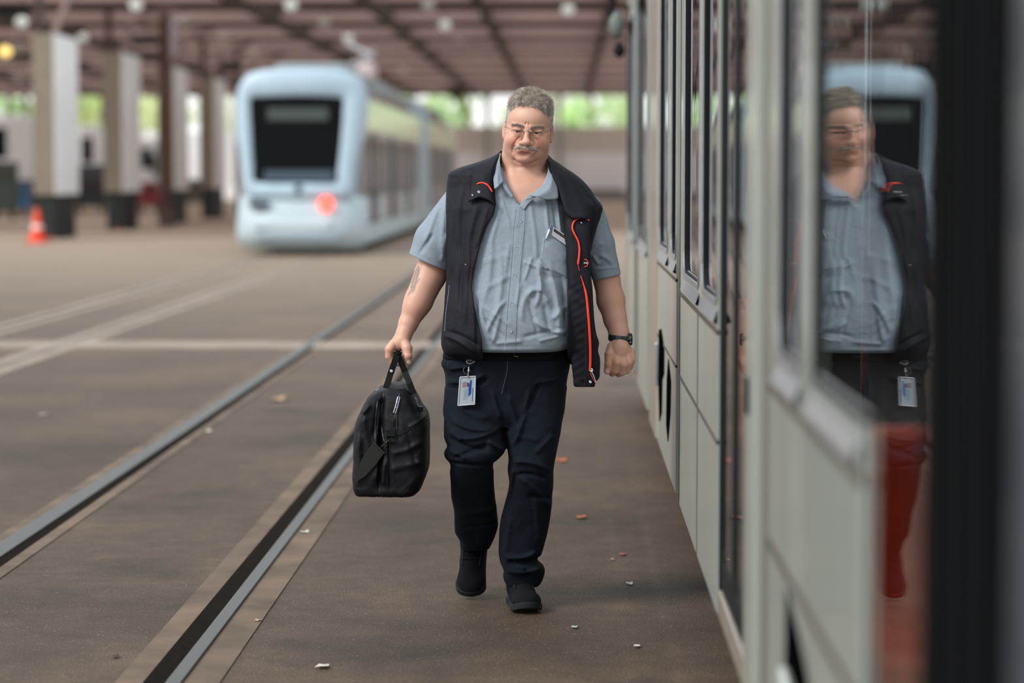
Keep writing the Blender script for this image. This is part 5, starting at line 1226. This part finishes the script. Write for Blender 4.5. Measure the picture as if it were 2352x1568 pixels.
TRO.loft([(890, 1023, 1150, .0, .13), (950, 1021, 1153, -.03, .122), (985, 1020, 1156, -.05, .118), (1005, 1021, 1159, -.06, .115), (1025, 1027, 1160, -.07, .110), (1036, 1021, 1159, -.075, .108), (1048, 1022, 1150, -.075, .105), (1060, 1032, 1136, -.07, .100), (1085, 1034, 1134, -.045, .096), (1100, 1035, 1134, -.03, .093), (1140, 1037, 1137, .03, .09), (1180, 1044, 1142, .09, .088), (1205, 1044, 1144, .13, .086), (1222, 1046, 1140, .16, .083), (1238, 1055, 1134, .185, .080), (1258, 1060, 1124, .22, .070)], .012, 2.5, disp=td)
TRO.loft([(890, 1150, 1300, .0, .13), (950, 1157, 1293, -.02, .122), (990, 1160, 1288, -.035, .117), (1030, 1166, 1280, -.045, .110), (1055, 1168, 1275, -.05, .108), (1075, 1166, 1272, -.045, .105), (1110, 1170, 1271, -.03, .1), (1130, 1166, 1269, -.015, .097), (1160, 1158, 1267, .0, .094), (1200, 1149, 1262, .02, .09), (1240, 1146, 1253, .035, .088), (1270, 1146, 1244, .04, .086), (1288, 1149, 1236, .04, .084), (1297, 1153, 1246, .04, .086), (1306, 1157, 1251, .05, .086), (1322, 1156, 1249, .058, .080), (1334, 1159, 1244, .062, .077), (1342, 1164, 1238, .064, .075)], .012, 2.6, disp=td)
TRO.loft([(1318, 1166, 1240, .064, .068), (1360, 1170, 1232, .064, .068)], .004, 2.4, 's')
TRO.loft([(1240, 1064, 1124, .205, .064), (1270, 1066, 1118, .23, .062)], .004, 2.4, 's')
trou = TRO.mesh('trousers', M_trou, MAN, None, 1)
MB().tube(on(TRO, [(1166, 822), (1165, 850), (1160, 872), (1154, 895), (1152, 905)], .0006, 8), .0008, 5).build('stitching', mat('trouser_stitch', '#4d6272', .8), trou)
MB().tube(on(TRO, [(1030, 830), (1026, 850), (1027, 880)], .0006, 8), .0007, 5).build('stitching', mat('trouser_stitch_b', '#39495a', .8), trou)
# belt and buckle
BELT = Field(TRO.x, axis_([(8.08, 8.5, .003)]), axis_([(A(0, 828)[2], A(0, 786)[2], .002)]))
BELT.loft([(793, 1034, 1314, -.005, .170), (800, 1024, 1311, -.003, .172), (812, 1018, 1309, .0, .172), (820, 1017, 1309, .0, .171)], .003, 2.7)
belt = BELT.mesh('belt', M_belt, MAN, None, 1)
a = on(BELT, [(1182, 800), (1182, 818)], .003, 1)
r_ = [(a[0].x-.004, a[0].z), (a[0].x+.007, a[0].z+.001), ]
MB().tube([(a[0].x+.008, a[0].y, a[0].z+.001), (a[0].x, a[0].y-.003, a[0].z), (a[1].x-.001, a[1].y-.004, a[1].z), (a[1].x+.010, a[1].y, a[1].z-.001)], .0022, 8).build('buckle', M_metal, belt)
MB().box(a[0].x-.004, a[0].x+.002, a[0].y-.003, a[0].y+.004, a[1].z-.002, a[0].z+.002, .001).build('buckle', M_metal, belt)

# shoes, built once in their own frame, toe towards -y
SH = Field(axis_([(-.072, .072, .0022)]), axis_([(-.175, .16, .0025)]), axis_([(-.01, .175, .0022)]))
SH.ell((.002, -.092, .030), (.051, .064, .038), .02); SH.ell((0, -.012, .044), (.046, .09, .050), .02); SH.ell((0, .075, .055), (.041, .062, .062), .02); SH.cap((0, .045, .08), (0, .055, .13), .044, .042, .03)
SH.cap((0, .055, .12), (0, .06, .19), .034, .034, .006, 's')
SH.op(lambda X, Y, Z: Z-.026+0*X+0*Y, (-.08, -.18, -.02), (.08, .17, .03), .004, 's')
SO = Field(SH.x, SH.y, axis_([(-.012, .06, .002)]))
def solefn(X, Y, Z):
    t = np.clip((Y+.103)/.205, 0, 1); r = .0545-.012*t-.004*np.sin(t*3.1416); d2 = np.sqrt(X**2+(Y+.103-.205*t)**2)-r
    top = .025+.012*np.clip((-Y-.125)/.035, 0, 1); bot = .014*np.clip((-Y-.09)/.07, 0, 1)**2
    return np.maximum(np.maximum(d2+0*Z, Z-top), bot-Z)
SO.op(solefn, (-.07, -.17, 0), (.07, .16, .045), .004)
M_lace = mat('lace_black', '#0a0b0e', .85, spec=.15)
def shoe(loc, rot, lab):
    up = SH.mesh('shoe', M_shoe, MAN, None, 1); so = SO.mesh('sole', M_sole, up, None, 2)
    def top(x, y):
        col = SH.D[int(np.searchsorted(SH.x, x)), int(np.searchsorted(SH.y, y))]; k = np.where(col < 0)[0]; return float(SH.z[k[-1]]) if len(k) else .06
    for i in range(5):
        y = -.052+.017*i
        MB().tube([(x, y+.010*abs(x)/.03, top(x, y+.010*abs(x)/.03)+.0025) for x in (-.029, -.016, 0, .016, .029)], .0027, 8).build('lace', M_lace, up)
    for sx in (-1, 1):
        MB().tube([(sx*.031, y, top(sx*.031, y)+.001) for y in (-.06, -.04, -.02, 0, .02)], .004, 8, flat=.6).build('eyelet_strip', mat('shoe_dark_trim', '#15191b', .7, spec=.2), up)
    up.matrix_basis = Matrix.Translation(loc)@Euler(rot, 'XYZ').to_matrix().to_4x4()
    up['label'] = lab
    return up
g1 = ground(1200, 1385)
shoe((at(1199, 1385, 8.31).x, 8.315, .001), (math.radians(-3.5), 0, math.radians(9)), 'front shoe, planted on the asphalt')
pv = at(1082, 1362, 8.50)
shoe((pv.x+.008, 8.565, .105), (math.radians(40), 0, math.radians(-5)), 'rear shoe with its heel lifted')
# ------------------------------------------------------------------ what he wears and carries
# wrist watch
WT = empty('wristwatch'); tag(WT, 'dark green digital wristwatch on the walking man\'s free wrist', 'watch')
M_wband = mat('watch_band_green', '#1f2a20', .5); M_wcase = mat('watch_case', '#141c1c', .35); M_wface = mat('watch_face_blue', '#1c2f52', .15)
wc = A(1423.5, 778, -.03); mb = MB(); n = 36; vs = []
for k in range(n):
    a = 2*math.pi*k/n; rx, ry = 24*K, 21*K
    tilt = lambda x: x*.16
    for (dr, dz) in ((-.0005, -.0105), (.0035, -.0105), (.0045, 0), (.0035, .0105), (-.0005, .0105)):
        x = (rx+dr)*math.cos(a); y = (ry+dr)*math.sin(a); vs.append((wc[0]+x, wc[1]+y, wc[2]+dz+tilt(x)*-.6+.002))
mb.add(vs, [(k*5+j, k*5+(j+1) % 5, ((k+1) % n)*5+(j+1) % 5, ((k+1) % n)*5+j) for k in range(n) for j in range(5)])
mb.build('watch_band', M_wband, WT, smooth=False)
cc = A(1449, 779, -.035)
MB().lathe([(.014, -.012), (.021, -.010), (.0225, -.002), (.021, .004), (.017, .006), (.002, .006)], (cc[0]-.001, cc[1], cc[2]), 10, 'x').build('watch_case', M_wcase, WT)
MB().lathe([(.0145, .0058), (.0145, .0066), (.001, .0068)], (cc[0]-.001, cc[1], cc[2]), 20, 'x').build('watch_face', M_wface, WT)
for z in (-.008, .008): MB().lathe([(.0026, -.026), (.003, -.021), (.003, .0)], (cc[0]-.002, cc[1], cc[2]+z), 10, 'y').build('watch_button', M_metal, WT)
mb = MB()
for i in range(2):
    for j in range(2): mb.lathe([(.0016, -.0006), (.0016, .001)], (wc[0]-.010+i*.006, wc[1]-21*K-.0045, wc[2]-.003+j*.007), 8, 'y')
mb.build('band_hole', M_slot, WT)
MB().box(wc[0]-.014, wc[0]+.004, wc[1]-21*K-.0042, wc[1]-21*K-.001, wc[2]-.0095, wc[2]+.0105, .001).build('watch_loop', mat('watch_loop_grey', '#4c5455', .5), WT)
# pen and name tag on the breast pocket
PEN = empty('pen'); tag(PEN, 'white ballpoint pen clipped in the shirt\'s breast pocket', 'pen')
p = on(SHIRT, [(1266, 516), (1262, 527), (1258, 538), (1254, 549)], .005, 1)
MB().tube(p[:2], .0022, 8).build('pen_top', mat('pen_blue', '#3e5f86', .3), PEN)
MB().tube(p[1:], [.0032, .0034, .0030], 10).build('pen_clip', mat('pen_white', '#d8dde4', .2, coat=.5), PEN, smooth=True)
NT = empty('name_tag'); tag(NT, 'small silver and dark name tag on the shirt\'s breast pocket', 'name tag')
q = on(SHIRT, [(1271, 522), (1300, 541), (1299, 560), (1267, 541)], .004, 1)
yb = min(v.y for v in q)-.001
def quad(uv, y0, y1, name, m, par): return MB().prism(uv, lambda p_, d: tuple(at(p_[0], p_[1], d)), y0, y1).build(name, m, par)
quad([(1271, 521), (1301, 541), (1299, 562), (1267, 540)], yb, yb+.003, 'frame', M_snap, NT)
quad([(1272.5, 524), (1299.5, 542.5), (1299, 550), (1271, 531)], yb-.0008, yb, 'plate', mat('tag_dark', '#2a2029', .25), NT)
quad([(1270.5, 532.5), (1298.5, 551.5), (1297.5, 558), (1269.5, 538.5)], yb-.0008, yb, 'paper_strip', mat('tag_grey', '#9aa1a8', .3), NT)
# id badge on a reel
BD = empty('id_badge'); tag(BD, 'clear-cased id badge with a blue stripe hanging from the man\'s belt by his hip', 'badge')
yb = min(TRO.hit(u, v) or 9 for u, v in ((1060, 870), (1085, 870), (1060, 920), (1085, 920), (1072, 895)))-.006
M_case = glass_mat('badge_plastic', (.97, .975, .98), 1.12); M_card = mat('badge_card', '#c2ccd4', .35); M_blue = mat('badge_blue', '#0f4fa8', .35)
M_edge = mat('badge_edge', '#b9bec8', .2, coat=.6)
quad([(1058.5, 868), (1090.5, 866), (1088.5, 926), (1054, 930)], yb, yb+.0012, 'card', M_card, BD)
MB().prism([(0, 0)]*0+[(1058.5, 868), (1090.5, 866), (1088.5, 926), (1054, 930)], lambda p_, d: tuple(at(p_[0], p_[1], d)), yb-.0025, yb-.0015).build('case', M_case, BD)
for a_, b_ in (((1057, 866), (1092, 864)), ((1092, 864), (1090, 928)), ((1090, 928), (1052, 931)), ((1052, 931), (1057, 866))):
    MB().tube([at(*a_, yb-.001), at(*b_, yb-.001)], .0022, 8).build('case_rim', M_edge, BD)
quad([(1080, 873), (1084, 873), (1082, 904), (1076, 911), (1076, 890)], yb-.0006, yb, 'blue_stripe', M_blue, BD)
quad([(1063, 877), (1072, 876.5), (1072, 889), (1062, 889.5)], yb-.0006, yb, 'portrait_photo', mat('photo_rose', '#a88c92', .4), BD)
quad([(1073, 878), (1077, 879), (1077, 887), (1073, 888)], yb-.0006, yb, 'portrait_photo', mat('photo_dark', '#3f3d44', .4), BD)
for i in range(4): quad([(1066+i*2.6, 893), (1066.7+i*2.6, 893), (1065.5+i*2.6, 918), (1064.8+i*2.6, 918)], yb-.0006, yb, 'printed_line', mat('print_grey', '#7f93ad', .5), BD)
quad([(1085.5, 890), (1087, 890), (1085.5, 922), (1084, 922)], yb-.0006, yb, 'printed_line', M_blue, BD)
cr = at(1082, 828, yb)
MB().lathe([(.016, .006), (.0165, 0), (.015, -.004), (.010, -.006), (.002, -.0065)], (cr.x, yb+.004, cr.z), 24, 'y').build('reel', mat('reel_black_gloss', '#15171b', .12, coat=1), BD)
MB().tube([at(1071, 829, yb-.004), at(1074, 834, yb-.006), at(1080, 835.5, yb-.007), at(1087, 832, yb-.005), at(1091, 827, yb-.003)], .0012, 6).build('reel_rim', M_chrome, BD)
MB().tube([at(1079, 835, yb-.003), at(1076, 846, yb-.003)], .0008, 6).build('cord', M_dark, BD)
MB().tube([(at(1071.5, 850, yb).x+.0105*math.cos(a), yb-.003, at(1071.5, 850, yb).z+.0125*math.sin(a)) for a in np.linspace(0, 6.283, 22)], .0011, 6).build('split_ring', M_chrome, BD)
MB().tube([at(1077, 842, yb-.004), at(1076, 852, yb-.005), at(1075, 860, yb-.004), at(1074.5, 867, yb-.003)], [.0015, .0035, .0028, .0035], 8).build('clip', M_chrome, BD)

# bag
M_bag = mat('bag_black_nylon', '#07080e', .62, bump=.15, bscale=700, vary=.15, vscale=25, spec=.25)
M_web = mat('bag_webbing', '#070a0a', .8, spec=.25, bump=.2, bscale=500)
M_zip = mat('bag_zip', '#101417', .5)
BAG = empty('laptop_bag'); tag(BAG, 'black nylon laptop bag seen end-on, hanging from the man\'s hand', 'bag')
BX0, BX1 = A(806, 1000, -.2)[0], A(992, 1000, .1)[0]
BF = Field(axis_([(BX0, BX1, .0026)]), axis_([(7.98, 8.50, .004)]), axis_([(A(0, 1138, -.2)[2], A(0, 870)[2], .0026)]))
bf = ridges([(836, 960, 852, 1060, 6, 4), (870, 920, 858, 1000, 5, -5), (880, 905, 872, 1120, 5, -6, 3), (910, 940, 916, 1010, 5, -3), (905, 1040, 975, 1010, 7, 3, 4), (900, 1075, 970, 1060, 8, 3), (940, 980, 982, 958, 4, 3), (935, 985, 960, 1090, 5, -3), (893, 1000, 897, 1120, 3, -4), (850, 930, 834, 950, 5, 3), (866, 1040, 868, 1100, 5, 4), (825, 1000, 826, 1080, 6, 3), (884, 1060, 880, 1110, 5, 4)], YM-.22)
bd = plus(lambda a_, b_: 1.5*bf(a_, b_), crease_noise(2.2, 33, 8, 18, YM-.22), noise_relief(1.6, 10, 14, 31, YM-.22))
BF.loft([(890, 872, 918, -.02, .15), (900, 856, 905, -.02, .175), (915, 846, 900, -.02, .190), (940, 832, 900, -.02, .198), (965, 822, 898, -.02, .200), (1000, 819, 897, -.02, .202), (1050, 817, 896, -.02, .204), (1100, 817, 896, -.02, .205), (1118, 820, 894, -.02, .202), (1129, 826, 890, -.02, .19)], .01, 4.5, disp=bd)
BF.loft([(884, 886, 935, -.02, .15), (893, 878, 944, -.02, .175), (915, 876, 958, -.02, .195), (935, 874, 968, -.02, .203), (948, 873, 978, -.02, .208), (965, 873, 983, -.02, .212), (1000, 874, 984, -.02, .214), (1050, 873, 984, -.02, .216), (1080, 870, 982, -.02, .216), (1100, 866, 975, -.02, .214), (1118, 864, 966, -.02, .21), (1130, 872, 952, -.02, .195)], .008, 4.5, disp=bd)
bagb = BF.mesh('bag_body', M_bag, BAG, None, 1)
FB = BF
def strip(name, pts, w, m, par, off=.003, th=.0025, field=FB):
    "flat webbing laid through points (u, v, dy or None)"
    mb = MB(); P = [Vector(at(u, v, YM+dy)) for u, v, dy in pts]; vs = []
    for i, p_ in enumerate(P):
        t = (P[min(i+1, len(P)-1)]-P[max(i-1, 0)]).normalized(); sd = t.cross(Vector((0, 1, 0))).normalized(); nn = sd.cross(t).normalized()
        for a, b in ((-1, -1), (1, -1), (1, 1), (-1, 1)): vs.append(p_+sd*a*w/2+nn*b*th/2)
    n = len(P); fs = [(0, 3, 2, 1), tuple(4*(n-1)+k for k in range(4))]+[(4*i+k, 4*i+(k+1) % 4, 4*i+4+(k+1) % 4, 4*i+4+k) for i in range(n-1) for k in range(4)]
    return mb.add(vs, fs).build(name, m, par, smooth=False)
for dy, f0 in ((-.115, -.098), (.06, .055)):
    # two handles: each a loop from one side panel up through the fist
    strip('handle', [(885, 905, dy), (888, 887, dy), (897, 858, f0+.004), (906, 832, f0), (911, 818, f0), (914, 810, f0+.012)], .021, M_web, BAG)
    strip('handle', [(950, 905, dy), (941, 880, dy), (930, 854, f0+.010), (922, 832, f0+.006), (916, 818, f0+.006), (912, 810, f0+.014)], .021, M_web, BAG)
strip('handle_wrap', [(906, 814, -.094), (913, 808, -.098), (921, 814, -.092)], .015, M_web, BAG, th=.004)
strip('handle_wrap', [(914, 812, -.09), (914, 808, .0), (914, 811, .05)], .020, M_web, BAG, th=.004)
c = at(899, 852, YM-.101); MB().lathe([(.0055, .001), (.0055, -.001), (.003, -.002), (.001, -.001)], c, 14, 'y').build('snap', M_snap, BAG)
yb = YM-.02-.214
for (u0, v0, pts) in ((0, 0, [(883, 900), (878, 930), (876, 965), (880, 1000), (884, 1015)]), (0, 0, [(868, 920), (864, 950), (862, 990), (864, 1030)]), (0, 0, [(918, 905), (915, 935), (911, 960), (912, 985)])):
    MB().tube(on(FB, pts, .001, 8), .0035, 8).build('zipper', M_zip, BAG)
MB().tube(on(FB, [(982, 962), (965, 972), (950, 980), (935, 990), (915, 1000)], .001, 8), .0022, 6).build('pocket_edge', M_web, BAG)
MB().tube(on(FB, [(897, 1010), (896, 1050), (897, 1090), (899, 1122)], .0005, 8), .003, 6).build('piping', M_web, BAG)
MB().tube(on(FB, [(962, 975), (968, 1010), (970, 1060), (966, 1100)], .0005, 8), .0022, 6).build('piping', M_web, BAG)
# zipper sliders and pulls
M_pull = mat('zip_pull_metal', '#a9a3b4', .3, metal=.6)
s0 = on(FB, [(916, 912), (913, 924), (910, 936), (906, 948)], .008, 1)
for i, (a, b, r) in enumerate(((0, 1, .0042), (1, 2, .003), (2, 3, .0042))): 
    A_, B_ = s0[a], s0[b]; d = B_-A_; o_ = Vector((-d.z, 0, d.x)).normalized()*.006
    MB().tube([A_-o_*.6, B_-o_*.6, B_+o_*.6, A_+o_*.6, A_-o_*.6], .0021, 6).build('zipper_pull', M_pull, BAG)
s1 = on(FB, [(908, 950), (904, 962), (901, 972)], .009, 1)
MB().tube([s1[0], s1[1]+Vector((.003, 0, 0)), s1[2], s1[1]-Vector((.004, 0, 0)), s1[0]], .0014, 6).build('zipper_pull', M_zip, BAG)
s1 = on(FB, [(872, 893), (862, 898), (854, 905)], .006, 1)
MB().tube([s1[0], s1[1]], .0035, 6).build('zipper_pull', M_pull, BAG); MB().tube([s1[1], s1[2]+Vector((0, 0, -.002))], .002, 6).build('zipper_pull', M_zip, BAG)
pts = [at(u, v, YM-.12) for u, v in ((953, 912), (957, 918), (958, 926), (962, 932))]
MB().tube(pts, .002, 6).build('lock_chain', M_pull, BAG); a = at(966, 938, YM-.12)
MB().box(a.x-.009, a.x+.009, a.y-.006, a.y+.006, a.z-.010, a.z+.008, .003).build('padlock', mat('padlock_dark', '#1a1a1e', .35, metal=.6), BAG)
# D-ring, hook and shoulder strap end
s2 = on(FB, [(887, 999), (907, 1000)], .008, 1)
MB().box(s2[0].x, s2[1].x, s2[0].y-.002, s2[0].y+.008, s2[0].z-.004, s2[0].z+.008, .002).build('ring_tab', M_web, BAG)
cx = (s2[0]+s2[1])/2
MB().tube([(cx.x+.014*math.cos(a), cx.y-.003, cx.z-.008+.014*math.sin(a)) for a in np.linspace(math.pi, 2*math.pi, 12)]+[(cx.x+.014, cx.y-.003, cx.z), (cx.x-.014, cx.y-.003, cx.z), (cx.x-.014, cx.y-.003, cx.z-.008)], .0016, 6).build('d_ring', mat('ring_dark', '#2a3230', .3, metal=.7), BAG)
h0, h1 = on(FB, [(893, 1010), (874, 1028)], .014, 1)
MB().tube([h0, (h0+h1)/2+Vector((0, -.003, 0)), h1], [.003, .0022, .0035], 8).build('snap_hook', M_metal, BAG)
q = [(857, 1015), (882, 1040), (862, 1068), (838, 1094), (816, 1108), (816, 1082), (836, 1045)]
yq = min([FB.hit(u, v) or 9 for u, v in q])-.006
MB().prism(q, lambda p_, d: tuple(at(p_[0], p_[1], d)), yq, yq+.006).build('shoulder_strap', mat('strap_pad', '#0e100f', .75, bump=.4, bscale=500), BAG)
e0, e1 = at(856, 1014, yq-.002), at(883, 1041, yq-.002); MB().tube([e0, e1], .003, 8).build('strap_slider', mat('slider_dark', '#20262a', .4), BAG)
mb = MB()
for u in list(range(884, 896, 4))+list(range(936, 954, 4))+[824, 832, 840, 848]:
    a = at(u, 1130 if u > 860 else 1127, YM-.19); mb.sphere((a.x, a.y, a.z), .004, 8, 6)
mb.build('rubber_foot', M_zip, BAG)
